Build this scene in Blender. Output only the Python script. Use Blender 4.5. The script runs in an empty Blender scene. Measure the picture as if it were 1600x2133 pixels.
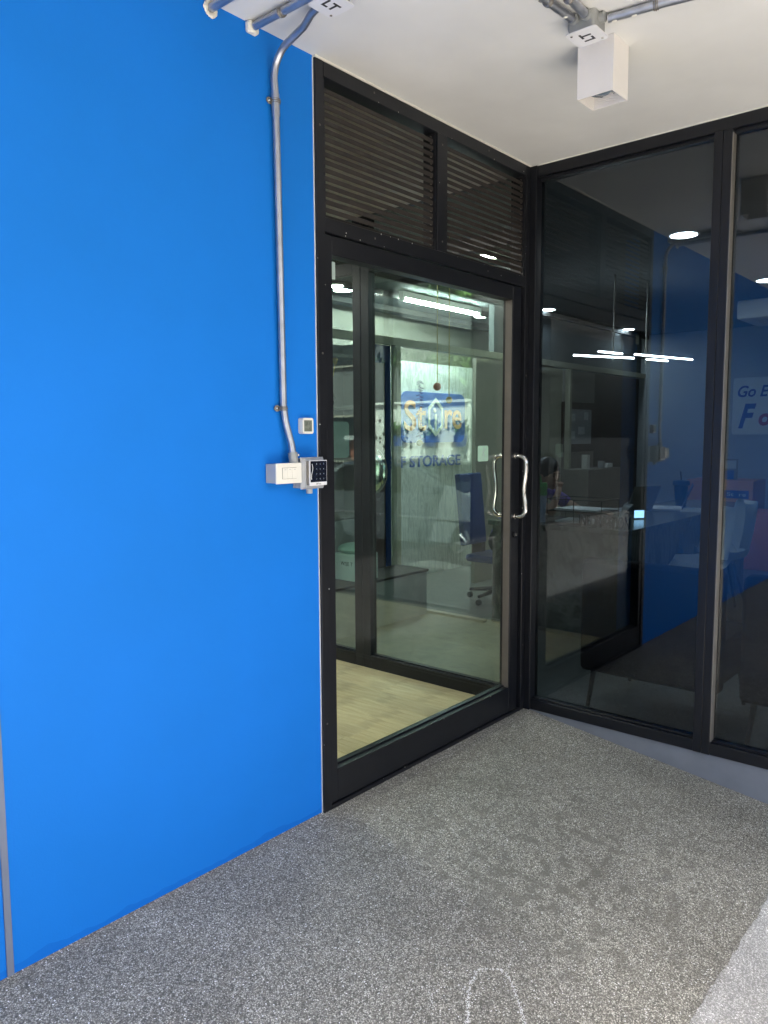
import bpy, bmesh, math, random
from mathutils import Vector, Matrix
random.seed(7)
R = math.radians
sc = bpy.context.scene
COL = sc.collection

# ------------------------------------------------------------------ camera
yaw, pitch, roll = 0.708566956, -0.0990712746, -0.00491084739
f = Vector((math.cos(yaw)*math.cos(pitch), math.sin(yaw)*math.cos(pitch), math.sin(pitch)))
r_ = Vector((math.sin(yaw), -math.cos(yaw), 0.0)); u_ = r_.cross(f)
r2 = math.cos(roll)*r_ + math.sin(roll)*u_; u2 = -math.sin(roll)*r_ + math.cos(roll)*u_
cam = bpy.data.cameras.new('camera'); camo = bpy.data.objects.new('camera', cam); COL.objects.link(camo)
m = Matrix((r2, u2, -f)).transposed().to_4x4(); m.translation = Vector((-3.52328, -2.04264, 1.45)); camo.matrix_world = m
cam.sensor_fit = 'VERTICAL'; cam.sensor_height = 36; cam.sensor_width = 27; cam.lens = 1604.87/2133*36
cam.clip_end = 2000; cam.clip_start = 0.05
sc.camera = camo

# ------------------------------------------------------------------ sky, sun, exposure
SUN_EL, SUN_AZ = R(60), R(-38)          # azimuth measured from +x towards +y
world = bpy.data.worlds.new('World'); sc.world = world; world.use_nodes = True
wn = world.node_tree; bg = wn.nodes['Background']
sky = wn.nodes.new('ShaderNodeTexSky'); sky.sky_type = 'NISHITA'; sky.sun_disc = False
sky.sun_elevation = SUN_EL; sky.sun_rotation = R(90) - SUN_AZ
sky.air_density = 1.0; sky.dust_density = 7.0; sky.ozone_density = 0.6
wn.links.new(sky.outputs[0], bg.inputs[0]); bg.inputs[1].default_value = 0.10
sun = bpy.data.lights.new('sun', 'SUN'); sun.energy = 4.8; sun.angle = R(0.5); sun.color = (1, .95, .88)
suno = bpy.data.objects.new('sun', sun); COL.objects.link(suno)
sd = Vector((math.cos(SUN_EL)*math.cos(SUN_AZ), math.cos(SUN_EL)*math.sin(SUN_AZ), math.sin(SUN_EL)))
suno.rotation_euler = sd.to_track_quat('Z', 'Y').to_euler(); suno.location = (0, -6, 12)
sc.view_settings.view_transform = 'Standard'; sc.view_settings.look = 'None'
sc.view_settings.gamma = 1; sc.view_settings.exposure = 2.66
sc.cycles.max_bounces = 10; sc.cycles.diffuse_bounces = 6; sc.cycles.glossy_bounces = 6; sc.cycles.transparent_max_bounces = 24
sc.cycles.caustics_reflective = False; sc.cycles.caustics_refractive = False
sc.cycles.sample_clamp_indirect = 8

# ------------------------------------------------------------------ materials
def nmat(name):
    m = bpy.data.materials.new(name); m.use_nodes = True
    return m, m.node_tree, m.node_tree.nodes['Principled BSDF']
def N(nt, t, **k):
    n = nt.nodes.new(t)
    for a, v in k.items(): setattr(n, a, v)
    return n
def math_(nt, op, a, b=None, c=None, clamp=False):
    n = N(nt, 'ShaderNodeMath', operation=op); n.use_clamp = clamp
    for i, v in enumerate((a, b, c)):
        if v is None: continue
        if isinstance(v, (int, float)): n.inputs[i].default_value = v
        else: nt.links.new(v, n.inputs[i])
    return n.outputs[0]
def ramp(nt, src, stops):
    n = N(nt, 'ShaderNodeValToRGB'); e = n.color_ramp.elements
    while len(e) < len(stops): e.new(.5)
    for i, (p, c) in enumerate(stops):
        e[i].position = p; e[i].color = (c, c, c, 1) if isinstance(c, (int, float)) else (*c, 1)
    nt.links.new(src, n.inputs[0]); return n.outputs[0]
def mixc(nt, fac, a, b, mode='MIX'):
    n = N(nt, 'ShaderNodeMix', data_type='RGBA', blend_type=mode)
    for i, v in ((0, fac), (6, a), (7, b)):
        if isinstance(v, (int, float)): n.inputs[i].default_value = v
        elif isinstance(v, tuple): n.inputs[i].default_value = (*v, 1)
        else: nt.links.new(v, n.inputs[i])
    return n.outputs[2]
def coords(nt, scale=(1, 1, 1), rot=(0, 0, 0)):
    g = N(nt, 'ShaderNodeTexCoord'); mp = N(nt, 'ShaderNodeMapping')
    mp.inputs['Scale'].default_value = scale; mp.inputs['Rotation'].default_value = rot
    nt.links.new(g.outputs['Object'], mp.inputs[0]); return mp.outputs[0]
def noise(nt, vec, scale, detail=4, rough=.55, dist=0):
    n = N(nt, 'ShaderNodeTexNoise'); n.inputs['Scale'].default_value = scale; n.inputs['Detail'].default_value = detail
    n.inputs['Roughness'].default_value = rough; n.inputs['Distortion'].default_value = dist
    nt.links.new(vec, n.inputs['Vector']); return n.outputs[0]
def bump(nt, bsdf, h, strength=.3, dist=.002):
    b = N(nt, 'ShaderNodeBump'); b.inputs['Strength'].default_value = strength; b.inputs['Distance'].default_value = dist
    nt.links.new(h, b.inputs['Height']); nt.links.new(b.outputs[0], bsdf.inputs['Normal'])
def simple(name, col, rough=.5, metal=0, var=.12, scale=6, bs=.15, bscale=90, spec=.5, rvar=.1):
    m, nt, p = nmat(name); v = coords(nt)
    n1 = noise(nt, v, scale)
    k = ramp(nt, n1, [(.3, 1-var), (.7, 1+var*.4)])
    nt.links.new(mixc(nt, 1.0, tuple(col), k, 'MULTIPLY'), p.inputs['Base Color'])
    p.inputs['Metallic'].default_value = metal; p.inputs['Specular IOR Level'].default_value = spec
    r = math_(nt, 'MULTIPLY_ADD', noise(nt, v, scale*3), rvar*2, rough-rvar); nt.links.new(r, p.inputs['Roughness'])
    if bs: bump(nt, p, noise(nt, v, bscale, 3), bs, .001)
    return m
def emis(name, col, s):
    m, nt, p = nmat(name); p.inputs['Base Color'].default_value = (.8, .8, .8, 1)
    p.inputs['Emission Color'].default_value = (*col, 1); p.inputs['Emission Strength'].default_value = s; return m
def glass(name, tint, f0, streak=True, dust=.008):
    m = bpy.data.materials.new(name); m.use_nodes = True; nt = m.node_tree; nt.nodes.clear()
    out = N(nt, 'ShaderNodeOutputMaterial'); tr = N(nt, 'ShaderNodeBsdfTransparent'); gl = N(nt, 'ShaderNodeBsdfGlossy')
    tr.inputs[0].default_value = (*tint, 1); gl.inputs['Roughness'].default_value = 0.0; gl.inputs[0].default_value = (.95, .97, 1, 1)
    lw = N(nt, 'ShaderNodeLayerWeight'); lw.inputs[0].default_value = .5
    fr = math_(nt, 'MULTIPLY_ADD', math_(nt, 'POWER', lw.outputs['Facing'], 5.0), 1-f0, f0)
    mx = N(nt, 'ShaderNodeMixShader'); nt.links.new(fr, mx.inputs[0]); nt.links.new(tr.outputs[0], mx.inputs[1]); nt.links.new(gl.outputs[0], mx.inputs[2])
    last = mx.outputs[0]
    if streak:      # thin dust film
        df = N(nt, 'ShaderNodeBsdfDiffuse'); df.inputs[0].default_value = (.5, .5, .48, 1)
        v = coords(nt); d = ramp(nt, noise(nt, v, 5, 6, .7), [(.45, 0.0), (.85, dust)])
        mx2 = N(nt, 'ShaderNodeMixShader'); nt.links.new(d, mx2.inputs[0]); nt.links.new(last, mx2.inputs[1]); nt.links.new(df.outputs[0], mx2.inputs[2]); last = mx2.outputs[0]
        b = N(nt, 'ShaderNodeBump'); b.inputs['Strength'].default_value = .02; b.inputs['Distance'].default_value = .003
        nt.links.new(noise(nt, v, 1.3, 1), b.inputs['Height']); nt.links.new(b.outputs[0], gl.inputs['Normal'])
    nt.links.new(last, out.inputs[0]); return m

M = {}
# blue emulsion on the wall, with roller texture, touch-ups along the floor and a few chips
def blue_wall_mat():
    m, nt, p = nmat('blue wall paint'); v = coords(nt)
    base = mixc(nt, ramp(nt, noise(nt, v, 1.4, 3), [(.35, 0), (.65, 1)]), (.006, .172, .62), (.007, .184, .68))
    sx = N(nt, 'ShaderNodeSeparateXYZ'); nt.links.new(v, sx.inputs[0])
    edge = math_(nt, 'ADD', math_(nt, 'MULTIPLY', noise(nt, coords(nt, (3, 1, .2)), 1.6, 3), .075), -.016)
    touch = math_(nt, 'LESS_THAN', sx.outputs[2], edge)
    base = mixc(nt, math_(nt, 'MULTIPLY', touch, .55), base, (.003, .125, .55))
    vo = N(nt, 'ShaderNodeTexVoronoi'); vo.inputs['Scale'].default_value = 2.6; nt.links.new(v, vo.inputs['Vector'])
    chip = math_(nt, 'LESS_THAN', vo.outputs['Distance'], .0085)
    base = mixc(nt, math_(nt, 'MULTIPLY', chip, .7), base, (.6, .68, .75))
    nt.links.new(base, p.inputs['Base Color']); p.inputs['Roughness'].default_value = .6; p.inputs['Specular IOR Level'].default_value = .18
    h = math_(nt, 'ADD', math_(nt, 'MULTIPLY', noise(nt, v, 160, 3), .35), noise(nt, v, 3.2, 3))
    bump(nt, p, h, .22, .004); return m
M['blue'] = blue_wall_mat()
M['ceiling'] = simple('ceiling paint', (.745, .745, .73), .75, var=.10, scale=1.7, bs=.35, bscale=14)
def pebble(name, dark, mid, light, chips, scale=210, stains=True):
    m, nt, p = nmat(name); v = coords(nt)
    vw = N(nt, 'ShaderNodeTexNoise'); vw.inputs['Scale'].default_value = 90; nt.links.new(v, vw.inputs['Vector'])
    wv = N(nt, 'ShaderNodeVectorMath', operation='MULTIPLY_ADD'); nt.links.new(vw.outputs['Color'], wv.inputs[0]); wv.inputs[1].default_value = (.006, .006, .006); nt.links.new(v, wv.inputs[2])
    def vor(s):
        a = N(nt, 'ShaderNodeTexVoronoi'); a.inputs['Scale'].default_value = s; nt.links.new(wv.outputs[0], a.inputs['Vector']); return a
    a = vor(scale); g = N(nt, 'ShaderNodeSeparateColor'); nt.links.new(a.outputs['Color'], g.inputs[0])
    c = ramp(nt, g.outputs[0], [(0, dark), (.45, mid), (.82, light), (.955, chips)])
    c = mixc(nt, ramp(nt, a.outputs['Distance'], [(.25, 0), (.62, .75)]), c, tuple(x*.6 for x in dark))
    b = vor(scale*.52); g2 = N(nt, 'ShaderNodeSeparateColor'); nt.links.new(b.outputs['Color'], g2.inputs[0])
    w = math_(nt, 'MULTIPLY', math_(nt, 'GREATER_THAN', g2.outputs[1], .90), math_(nt, 'LESS_THAN', b.outputs['Distance'], .26))
    c = mixc(nt, w, c, tuple(min(1, x*1.35) for x in chips))
    big = ramp(nt, noise(nt, v, 1.6, 5, .6), [(.3, .72), (.7, 1.16)])
    c = mixc(nt, 1, c, big, 'MULTIPLY')
    if stains:
        sx = N(nt, 'ShaderNodeVectorMath', operation='DISTANCE'); nt.links.new(v, sx.inputs[0]); sx.inputs[1].default_value = (-1.12, -.78, -.1)
        near = ramp(nt, sx.outputs['Value'], [(.2, 1), (1.0, 0)])
        sp = ramp(nt, noise(nt, v, 17, 4, .6, .4), [(.52, 0), (.61, 1)])
        c = mixc(nt, math_(nt, 'MULTIPLY', math_(nt, 'MULTIPLY', sp, near), .8), c, tuple(x*1.1 for x in dark))
    nt.links.new(c, p.inputs['Base Color']); p.inputs['Roughness'].default_value = .62
    bump(nt, p, a.outputs['Distance'], .8, .0018); return m
M['pebble'] = pebble('washed aggregate', (.13, .125, .104), (.42, .405, .335), (.63, .61, .52), (.88, .86, .76), 250)
M['pebble2'] = pebble('pale aggregate', (.38, .38, .36), (.60, .60, .57), (.74, .74, .71), (.88, .88, .85), 230, False)
M['frame'] = simple('black powder coat', (.009, .010, .013), .34, 0, .15, 3, .08, 200, .35)
M['frame2'] = simple('dusty black metal', (.024, .020, .017), .55, 0, .35, 9, .1, 200, .4)
M['caulk'] = simple('white caulk', (.80, .78, .70), .6, bs=.4)
M['steel'] = simple('polished steel', (.78, .75, .70), .13, 1, .05, 3, 0, rvar=.05)
M['galv'] = simple('galvanised conduit', (.47, .49, .54), .34, .85, .22, 14, .1)
M['galv2'] = simple('painted grey box', (.34, .35, .34), .5, .3, .1, 20)
M['alum'] = simple('bare aluminium', (.30, .28, .25), .4, .6, .1, 12, 0)
M['bronze'] = simple('bronze bead', (.13, .115, .10), .45, .2, .1, 12, 0)
M['white'] = simple('white plastic', (.80, .78, .70), .4, var=.03, bs=0)
M['whitemetal'] = simple('white sheet', (.74, .74, .76), .45, var=.05, bs=0)
M['offwhite'] = simple('off white lacquer', (.78, .75, .72), .5, var=.03, bs=.05)
M['greybox'] = simple('grey plastic box', (.42, .43, .44), .5, var=.06, bs=0)
M['screen'] = simple('black touch glass', (.008, .011, .022), .08, var=.1, bs=0)
M['lcd'] = simple('lcd grey', (.17, .19, .16), .25, var=.04, bs=0)
M['lcdink'] = simple('lcd digits', (.06, .07, .06), .4, bs=0)
M['ink'] = simple('black ink', (.02, .02, .022), .5, bs=0)
M['stone'] = simple('loose stone', (.30, .29, .26), .7, var=.6, scale=120, bs=0)
M['skirt'] = simple('grey cement paint', (.20, .215, .245), .6, var=.18, scale=4, bs=.3, bscale=30)
M['trim'] = simple('grey joint trim', (.16, .19, .26), .5, bs=.1)
M['darkceil'] = simple('dark ceiling paint', (.10, .11, .115), .8, var=.15)
M['officewall'] = simple('grey office wall', (.52, .55, .57), .7, var=.05)
M['carpet'] = simple('grey office floor', (.17, .168, .155), .45, var=.2, scale=12)
M['cream'] = simple('cream laminate', (.55, .53, .40), .5, var=.1, scale=8)
M['creamdark'] = simple('taupe laminate', (.30, .28, .24), .5, var=.08)
M['brown'] = simple('dark brown laminate', (.075, .045, .038), .4, var=.2)
M['navy'] = simple('navy panel', (.015, .05, .20), .5, var=.1)
M['blacksoft'] = simple('black upholstery', (.006, .006, .008), .9, var=.2, bs=.4, bscale=260, spec=.15)
M['legwood'] = simple('dark chair leg', (.035, .028, .022), .4)
M['shell'] = simple('white moulded shell', (.70, .73, .74), .4, var=.03, bs=0)
M['board'] = simple('whiteboard', (.90, .91, .91), .3, var=.05, bs=0)
M['penblue'] = simple('blue marker', (.02, .05, .42), .5, bs=0)
M['penred'] = simple('red marker', (.55, .04, .07), .5, bs=0)
M['carton'] = simple('brown carton', (.72, .33, .20), .75, var=.1)
M['cartonred'] = simple('red brown carton', (.68, .20, .13), .75, var=.1)
M['labelblue'] = simple('blue label', (.02, .09, .42), .5, bs=0)
M['signblue'] = simple('blue sign panel', (.13, .23, .60), .4, bs=0)
M['orange'] = simple('orange letter', (.92, .48, .24), .5, bs=0)
M['mint'] = simple('pale logo letter', (.80, .86, .82), .4, bs=0)
M['paper'] = simple('paper', (.75, .76, .74), .7, bs=0)
M['wire'] = simple('black wire', (.012, .012, .013), .4, bs=0)
M['gold'] = simple('gold leaf', (.62, .45, .14), .3, .8, .2, 20, 0)
M['vase'] = simple('black vase', (.012, .012, .013), .06, bs=0)
M['purple'] = simple('purple shirt', (.16, .10, .42), .8, bs=.3)
M['skin'] = simple('skin', (.50, .29, .20), .5, var=.1, bs=.05)
M['hair'] = simple('black hair', (.012, .010, .009), .45, bs=.3)
M['trousers'] = simple('dark trousers', (.03, .03, .035), .85)
M['green'] = simple('green plastic', (.10, .42, .12), .4, bs=0)
M['cup'] = simple('frosted blue cup', (.32, .42, .55), .35, bs=0)
M['darkcup'] = simple('dark tumbler', (.01, .03, .09), .3, bs=0)
M['pink'] = simple('pink bauble', (.75, .22, .14), .4, bs=0)
M['yellow'] = simple('yellow charm', (.72, .42, .06), .4, bs=0)
M['tinsel'] = simple('purple tinsel', (.22, .10, .42), .3, .4, .2, 40)
M['shirtgreen'] = simple('green cloth', (.06, .22, .12), .85, bs=.3)
def marble(name, base, vein, scale=3.2):
    m, nt, p = nmat(name); v = coords(nt, (1, 1, 1), (.4, .9, .3)); v2 = coords(nt, (5, 1.2, .9), (0, R(38), 0))
    a = noise(nt, v2, scale, 8, .65, 1.2); b = noise(nt, v, 14, 6, .7, 1.5)
    c = mixc(nt, ramp(nt, a, [(.38, 0), (.50, 1), (.60, .1)]), base, vein)
    c = mixc(nt, ramp(nt, b, [(.45, 0), (.75, .35)]), c, tuple(x*.7 for x in base))
    nt.links.new(c, p.inputs['Base Color']); p.inputs['Roughness'].default_value = .22; return m
M['marble'] = marble('pale veined marble', (.58, .61, .58), (.82, .84, .80))
M['marbledark'] = marble('grey green marble', (.055, .065, .058), (.20, .20, .175), 2.4)
def wood():
    m, nt, p = nmat('pale oak vinyl'); v = coords(nt, (14, 1.1, 1)); vv = coords(nt)
    oi = N(nt, 'ShaderNodeObjectInfo')
    a = noise(nt, v, 3.2, 7, .65, .8); fine = noise(nt, coords(nt, (90, 3, 1)), 2, 4, .6)
    wv = N(nt, 'ShaderNodeTexWave'); wv.wave_type = 'RINGS'; wv.inputs['Scale'].default_value = 1.1; wv.inputs['Distortion'].default_value = 7; wv.inputs['Detail'].default_value = 3
    nt.links.new(coords(nt, (5, .8, 1)), wv.inputs['Vector'])
    c = mixc(nt, ramp(nt, a, [(.32, 0), (.68, 1)]), (.64, .50, .25), (.88, .75, .44))
    c = mixc(nt, math_(nt, 'MULTIPLY', ramp(nt, fine, [(.5, 0), (.75, 1)]), .35), c, (.42, .33, .17))
    c = mixc(nt, math_(nt, 'MULTIPLY', ramp(nt, wv.outputs[0], [(.0, 1), (.25, 0)]), .28), c, (.30, .22, .11))
    c = mixc(nt, 1, c, ramp(nt, oi.outputs['Random'], [(0, .86), (1, 1.08)]), 'MULTIPLY')
    nt.links.new(c, p.inputs['Base Color']); p.inputs['Roughness'].default_value = .42; bump(nt, p, fine, .1, .0006); return m
M['wood'] = wood()
M['joint'] = simple('floor joint', (.12, .09, .05), .8, bs=0)
M['glass_door'] = glass('clear door glass', (.93, .98, .955), .042)
M['glass_part'] = glass('green tinted glass', (.85, .945, .91), .11, False)
M['glass_front'] = glass('dark solar glass', (.44, .50, .54), .062, True, .003)
M['lamp'] = emis('lamp diffuser', (.93, 1, 1), 28); M['lobbylamp'] = emis('lobby lamp diffuser', (1, .97, .88), 55); M['tube'] = emis('tube diffuser', (.93, 1, 1), 42); M['led'] = emis('led bar', (1, 1, .93), 10)
M['phone'] = emis('lit phone screen', (.45, .75, 1), .9)
M['reflector'] = simple('lamp reflector', (.8, .82, .85), .15, .9, bs=0)
M['lens'] = simple('lamp lens', (.16, .22, .28), .1, .3, bs=0)
M['road'] = simple('street concrete', (.34, .325, .30), .8, var=.2, scale=1.5, bs=.5, bscale=60)
M['asphalt'] = simple('asphalt', (.05, .05, .048), .85, var=.25, scale=2, bs=.8, bscale=150)
M['fence'] = simple('white fence paint', (.72, .72, .68), .6, var=.2, scale=3)
M['hole'] = simple('dark opening', (.05, .055, .05), .8)
M['brick'] = simple('red brick', (.20, .075, .05), .85, var=.3, scale=10)
M['plaster'] = simple('grey plaster', (.33, .34, .34), .8, var=.2)
M['plaster_dark'] = simple('dark grey render', (.12, .125, .13), .85, var=.3)
M['cream_house'] = simple('house paint', (.50, .50, .45), .8, var=.15)
M['roof'] = simple('roof tile', (.25, .10, .06), .8)
M['leafA'] = simple('bright leaf', (.10, .20, .03), .55, var=.4, scale=3, bs=0); M['leafB'] = simple('dark leaf', (.035, .085, .018), .6, var=.4, scale=3, bs=0)
M['bark'] = simple('bark', (.11, .08, .055), .9, var=.3)
M['pot'] = simple('blue pot', (.02, .07, .32), .4)
M['carpaint'] = simple('silver car paint', (.33, .35, .37), .25, .6, .03, 3, 0); M['carpaint2'] = simple('dark car paint', (.03, .032, .04), .2, .3, .03, 3, 0)
M['carglass'] = simple('car window', (.02, .025, .03), .04, bs=0); M['tyre'] = simple('tyre', (.02, .02, .02), .8); M['rim'] = simple('alloy rim', (.6, .6, .62), .25, .9, bs=0)

# ------------------------------------------------------------------ mesh helpers
class MB:
    def __init__(s): s.bm = bmesh.new()
    def box(s, x0, x1, y0, y1, z0, z1, bev=0, rot=None, piv=None, seg=1):
        t = bmesh.new(); bmesh.ops.create_cube(t, size=1)
        c = Vector(((x0+x1)/2, (y0+y1)/2, (z0+z1)/2))
        for v in t.verts: v.co = Vector((v.co.x*abs(x1-x0), v.co.y*abs(y1-y0), v.co.z*abs(z1-z0))) + c
        if bev: bmesh.ops.bevel(t, geom=t.edges[:], offset=bev, segments=seg, affect='EDGES', profile=.7)
        if rot is not None:
            pv = Vector(piv) if piv is not None else c
            for v in t.verts: v.co = rot @ (v.co-pv) + pv
        return s.merge(t)
    def merge(s, t):
        me = bpy.data.meshes.new('t'); t.to_mesh(me); t.free(); s.bm.from_mesh(me); bpy.data.meshes.remove(me); return s
    def cyl(s, a, b, r, r2=None, n=20, caps=True):
        a, b = Vector(a), Vector(b); d = b-a; t = bmesh.new()
        bmesh.ops.create_cone(t, cap_ends=caps, segments=n, radius1=r, radius2=r if r2 is None else r2, depth=d.length)
        q = d.to_track_quat('Z', 'Y').to_matrix()
        for v in t.verts: v.co = q @ v.co + (a+b)/2
        return s.merge(t)
    def sphere(s, c, r, sc=(1, 1, 1), n=16):
        t = bmesh.new(); bmesh.ops.create_uvsphere(t, u_segments=n, v_segments=max(6, n*3//4), radius=1)
        for v in t.verts: v.co = Vector((v.co.x*r*sc[0], v.co.y*r*sc[1], v.co.z*r*sc[2])) + Vector(c)
        return s.merge(t)
    def tube(s, pts, r, n=12, closed=False):
        pts = [Vector(p) for p in pts]; rs = r if isinstance(r, (list, tuple)) else [r]*len(pts)
        rings = []; up = None
        for i, p in enumerate(pts):
            d = (pts[min(i+1, len(pts)-1)] - pts[max(i-1, 0)]).normalized()
            if up is None:
                up = Vector((0, 0, 1)) if abs(d.z) < .9 else Vector((1, 0, 0))
            up = (up - d*up.dot(d)).normalized(); sd_ = d.cross(up)
            rings.append([s.bm.verts.new(p + rs[i]*(math.cos(2*math.pi*k/n)*up + math.sin(2*math.pi*k/n)*sd_)) for k in range(n)])
        for a, b in zip(rings, rings[1:]):
            for k in range(n): s.bm.faces.new((a[k], a[(k+1) % n], b[(k+1) % n], b[k]))
        s.bm.faces.new(rings[0][::-1]); s.bm.faces.new(rings[-1]); return s
    def prism(s, poly, axis, d0, d1):
        """poly: 2D points in the two other axes (in xyz order)"""
        def P(p, d):
            return {'x': (d, p[0], p[1]), 'y': (p[0], d, p[1]), 'z': (p[0], p[1], d)}[axis]
        a = [s.bm.verts.new(P(p, d0)) for p in poly]; b = [s.bm.verts.new(P(p, d1)) for p in poly]; n = len(poly)
        s.bm.faces.new(a); s.bm.faces.new(b[::-1])
        for k in range(n): s.bm.faces.new((a[k], b[k], b[(k+1) % n], a[(k+1) % n]))
        return s
    def lathe(s, prof, c, n=24):
        c = Vector(c); rings = []
        for (r, z) in prof:
            rings.append([s.bm.verts.new(c + Vector((max(r, 1e-4)*math.cos(2*math.pi*k/n), max(r, 1e-4)*math.sin(2*math.pi*k/n), z))) for k in range(n)])
        for a, b in zip(rings, rings[1:]):
            for k in range(n): s.bm.faces.new((a[k], a[(k+1) % n], b[(k+1) % n], b[k]))
        return s
    def build(s, name, mat, parent=None, smooth=False, origin=None):
        bmesh.ops.recalc_face_normals(s.bm, faces=s.bm.faces[:])
        me = bpy.data.meshes.new(name)
        o = bpy.data.objects.new(name, me)
        base = Vector((0, 0, 0))
        if parent is not None: base = wloc(parent)
        if origin is not None: base = Vector(origin)
        for v in s.bm.verts: v.co -= base
        s.bm.to_mesh(me); s.bm.free()
        me.materials.append(mat)
        if smooth:
            me.polygons.foreach_set('use_smooth', [True]*len(me.polygons))
            me.set_sharp_from_angle(angle=R(38))
        COL.objects.link(o)
        if parent is not None:
            o.parent = parent
            o.location = base - wloc(parent)
        else: o.location = base
        return o
def wloc(o):
    v = Vector(o.location)
    while o.parent: o = o.parent; v += o.location
    return v
def tag(o, label=None, cat=None, group=None, kind=None):
    if label: o['label'] = label
    if cat: o['category'] = cat
    if group: o['group'] = group
    if kind: o['kind'] = kind
    return o
def thing(name, loc, label, cat, group=None):
    o = bpy.data.objects.new(name, None); COL.objects.link(o); o.location = loc; o.empty_display_size = .1
    return tag(o, label, cat, group)
def part(name, mat, parent, *box, bev=0, smooth=False):
    return MB().box(*box, bev=bev).build(name, mat, parent, smooth)
def struct(name, mb, mat): return tag(mb.build(name, mat), kind='structure')
def arc(c, r, a0, a1, ax, ay, n=10):
    c, ax, ay = Vector(c), Vector(ax), Vector(ay)
    return [c + r*(math.cos(a0+(a1-a0)*k/n)*ax + math.sin(a0+(a1-a0)*k/n)*ay) for k in range(n+1)]
def text_mesh(body, name, mat, parent, origin, right, up, width, height, depth=.002, shear=0, bold=0, flip=False):
    """lettering fitted to a width x height box centred on origin"""
    cu = bpy.data.curves.new(name, 'FONT'); cu.body = body; cu.size = 1; cu.extrude = .02; cu.offset = bold; cu.shear = shear; cu.resolution_u = 4
    t = bpy.data.objects.new('tmp', cu); COL.objects.link(t); bpy.context.view_layer.update()
    me = bpy.data.meshes.new_from_object(t.evaluated_get(bpy.context.evaluated_depsgraph_get()))
    bpy.data.objects.remove(t); bpy.data.curves.remove(cu)
    xs = [v.co.x for v in me.vertices]; ys = [v.co.y for v in me.vertices]
    x0, x1, y0, y1 = min(xs), max(xs), min(ys), max(ys)
    right, up = Vector(right).normalized(), Vector(up).normalized(); nrm = right.cross(up); base = Vector(origin)
    pl = wloc(parent) if parent else Vector((0, 0, 0))
    for v in me.vertices:
        a = ((v.co.x-x0)/(x1-x0)-.5)*width; b = ((v.co.y-y0)/(y1-y0)-.5)*height; c = (v.co.z/.02*.5+.5)*depth
        v.co = base + right*a + up*b + nrm*c - pl
    me.name = name; me.materials.clear(); me.materials.append(mat)
    o = bpy.data.objects.new(name, me); COL.objects.link(o)
    if parent: o.parent = parent
    return o
def instance(o, loc, parent=None, rot=None):
    c = o.copy(); COL.objects.link(c); c.parent = parent if parent else o.parent; c.location = loc
    if rot: c.rotation_euler = rot
    return c
def copy_tree(o, parent=None):
    c = o.copy(); COL.objects.link(c); c.parent = parent
    for ch in list(o.children): copy_tree(ch, c)
    return c

H = 2.781
SL = .127                                   # the ramp falls away from the door
GZ = -.36                                   # street level
# ------------------------------------------------------------------ ground and street
mb = MB()
def sheet(mb, x0, x1, y0, y1, zf, nx=1, ny=1):
    vs = [[mb.bm.verts.new((x0+(x1-x0)*i/nx, y0+(y1-y0)*j/ny, zf(y0+(y1-y0)*j/ny))) for i in range(nx+1)] for j in range(ny+1)]
    for j in range(ny):
        for i in range(nx): mb.bm.faces.new((vs[j][i], vs[j][i+1], vs[j+1][i+1], vs[j+1][i]))
sheet(mb, -9, .02, -1.42, .03, lambda y: SL*y)
ramp_floor = struct('pavement', mb, M['pebble'])
mb = MB(); nn = 300
va = [mb.bm.verts.new((-9+9.02*i/nn, -2.75, SL*-2.75+.001)) for i in range(nn+1)]
ye = [-1.39+random.gauss(0, .0025)+.004*math.sin(i*.11) for i in range(nn+1)]
vb = [mb.bm.verts.new((-9+9.02*i/nn, ye[i], SL*ye[i]+.001)) for i in range(nn+1)]
for i in range(nn): mb.bm.faces.new((va[i], va[i+1], vb[i+1], vb[i]))
struct('path', mb, M['pebble2'])
mb = MB(); mb.prism([(-400, GZ-.4), (400, GZ-.4), (400, GZ), (-400, GZ)], 'y', -500, 500)
struct('ground', mb, M['asphalt'])
mb = MB(); mb.prism([(-60, GZ), (60, GZ), (60, GZ+.012), (-60, GZ+.012)], 'y', -5.4, -2.76)
struct('forecourt', mb, M['road'])
# chalk outline: many crumbs of chalk lying along a rubbed curve
def crumbs(mb, pts, n, w, size):
    seg = [(Vector(a), Vector(b)) for a, b in zip(pts, pts[1:])]; L = [(b-a).length for a, b in seg]; T = sum(L)
    for i in range(n):
        s = random.random()*T; k = 0
        while s > L[k]: s -= L[k]; k += 1
        p = seg[k][0].lerp(seg[k][1], s/L[k]) + Vector((random.gauss(0, w), random.gauss(0, w)))
        a = random.random()*6.28; r = size*random.uniform(.5, 1.3)
        mb.bm.faces.new([mb.bm.verts.new((p.x+r*math.cos(a+q)*e, p.y+r*math.sin(a+q), SL*(p.y+r*math.sin(a+q))+.0025)) for q, e in ((0, 1), (1.6, .8), (3.1, 1.2), (4.7, .7))])
mb = MB()
crumbs(mb, [(-1.96, -1.0), (-1.923, -.959), (-1.86, -.915), (-1.80, -.885), (-1.746, -.872), (-1.72, -.89), (-1.693, -.921), (-1.705, -.955), (-1.727, -.982), (-1.77, -1.03), (-1.85, -1.10)], 420, .0030, .0020)
crumbs(mb, [(-1.96, -.86), (-1.91, -.83), (-1.87, -.82)], 60, .006, .0015)
tag(mb.build('chalk_mark', M['paper'], ramp_floor), kind='stuff')

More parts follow.
